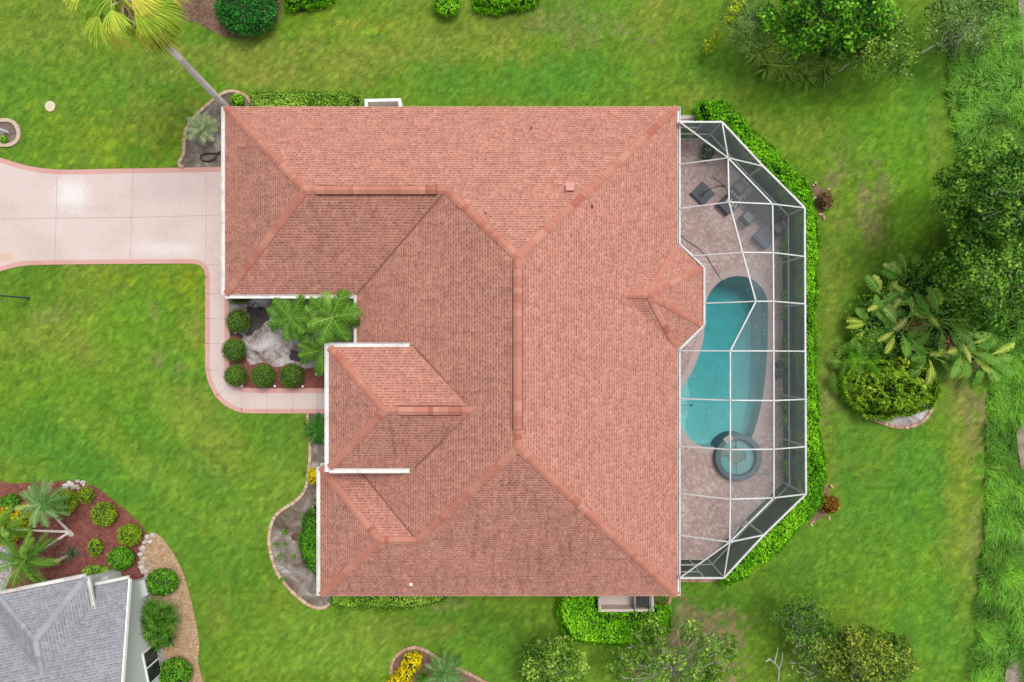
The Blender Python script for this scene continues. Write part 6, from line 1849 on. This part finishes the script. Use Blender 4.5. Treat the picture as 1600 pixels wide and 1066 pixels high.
# ------------------------------------------------------------------ bottom edge trees
tree('small_tree', 'rounded yellow olive tree at the bottom edge left of the hedge mass', (866, 1050), auto(862, 1042, 46, 46, 1.9, 1.2, 34, .32, .6), 'tree_olive', .16, 460, 'bark', .08, rough=.5, t0=.5)
tree('sparse_tree', 'wide half bare tree with pale branches over brown ground at the bottom edge', (1040, 1046), auto(1052, 1030, 96, 56, 2.0, .9, 54, .3, .62), 'tree_olive', .17, 330, 'bark', .075, rough=.6, twig=3, bare=.16, t0=.42)
tree('small_dark_tree', 'small dark leaved tree with bare forks in the lower right lawn', (1244, 1008), auto(1250, 966, 34, 28, 2.2, .7, 20, .3, .55), 'tree', .13, 340, 'bark', .06, rough=.6, twig=4, t0=.42)
tree('yellow_tipped_tree', 'spreading dark tree with yellow leaf tips at the bottom right', (1330, 1060), auto(1352, 1036, 68, 50, 2.2, 1.5, 44, .34, .7, .7), 'tree_yellow', .16, 420, 'bark', .08, rough=.5, jit=.45, twig=2, bare=.06)
tree('sparse_tree', 'thin grey branched tree left of the yellow tipped tree', (1300, 1050), auto(1285, 1020, 56, 50, 2.0, .8, 36, .28, .56), 'tree_olive', .15, 320, 'bark', .08, rough=.6, twig=4, bare=.34, t0=.36)
t = thing('bare_tree', 'small leafless white branched tree in the lower right lawn', 'tree', (*P(1216, 1062)[:2], 0)); b = MB(); c0 = np.array(P(1216, 1064)); 
for pts in ([(1216, 1064, 0), (1217, 1046, .7), (1210, 1036, 1.2), (1203, 1030, 1.5)], [(1217, 1046, .7), (1222, 1032, 1.3), (1223, 1020, 1.7)], [(1210, 1036, 1.2), (1213, 1024, 1.6), (1216, 1012, 1.9)], [(1203, 1030, 1.5), (1196, 1034, 1.7)]):
    b.tube(smooth([P(*q) for q in pts], 4), .045, .015, 6, .95)
b.build('trunk', M['bark'], t)

# ------------------------------------------------------------------ marsh grass along the right
n = 88000
x = rng.uniform(23.6, 30.5, n); y = rng.uniform(-20.5, 20.5, n)
bare = np.zeros(n, bool)
for px in ([(1584, -10), (1596, 40), (1602, 100), (1600, 140), (1660, 140), (1660, -10)], [(1596, 655), (1590, 690), (1598, 740), (1602, 760), (1660, 760), (1660, 650)], [(1602, 820), (1600, 900), (1604, 960), (1660, 960), (1660, 820)], [(1580, 1028), (1570, 1050), (1572, 1080), (1599, 1080), (1596, 1036)]):
    bare |= inpoly(x, y, PP(px))
k = inpoly(x, y, W['marsh']) & (~bare | (rng.random(n) < .06)); x, y = x[k], y[k]; n = len(x)
f1 = fbm(x * .8, y * .8, 61, 3); f2 = fbm(x * 2.2, y * 2.2, 62, 3)
zb_ = -np.clip((x - 27.6 + (fbm(x * .4, y * .4, 5, 2) - .5) * 1.5) / 5, 0, 1) * .7
hgt = rng.uniform(.25, .6, n) * (.6 + .8 * f2); az = f1 * 9 + rng.normal(0, .5, n); lean = rng.uniform(.35, 1.1, n)
p0 = np.stack([x, y, zb_], 1); dv = np.stack([np.cos(az) * lean, np.sin(az) * lean, np.ones(n)], 1)
p1 = p0 + dv * (hgt * .55)[:, None]; p2 = p1 + np.stack([np.cos(az) * lean * 1.5, np.sin(az) * lean * 1.5, np.full(n, .35)], 1) * (hgt * .5)[:, None]
sd = np.stack([-np.sin(az), np.cos(az), 0 * az], 1)
ca_, cb_, cc_ = (np.array(A(*q, e=.7)) for q in ((70, 120, 40), (116, 168, 48), (112, 160, 66)))
w = np.clip((f1 - .3) * 2.4 + rng.normal(0, .2, n), 0, 1)[:, None]
col = ca_ * (1 - w) + cb_ * w
w2 = np.clip(((y > 3) * .5 + (f2 - .5) * 1.6 + rng.normal(0, .15, n)), 0, 1)[:, None]
col = col * (1 - w2) + cc_ * w2
dk_ = np.clip((fbm(x * .6, y * .6, 71, 3) - .52) * 5, 0, 1)[:, None] * .6
col = col * (1 - dk_) + np.array(A(48, 88, 34, e=.9)) * dk_
dry = rng.random(n) < .05; col[dry] = np.array(A(170, 160, 96))
col *= np.exp(rng.normal(0, .2, n))[:, None]
l = LB(); wd = rng.uniform(.009, .016, n)
for a, b_, wa, wb_ in ((p0, p1, 1.0, .9), (p1, p2, .9, .12)):
    l.quads(np.stack([a - sd * (wd * wa)[:, None], a + sd * (wd * wa)[:, None], b_ + sd * (wd * wb_)[:, None], b_ - sd * (wd * wb_)[:, None]], 1), .5, np.clip(col, 0, .8))
tag(l.build('marsh_grass', M['blade']), 'tall uncut marsh grass along the right edge of the lawn', 'grass', kind='stuff')
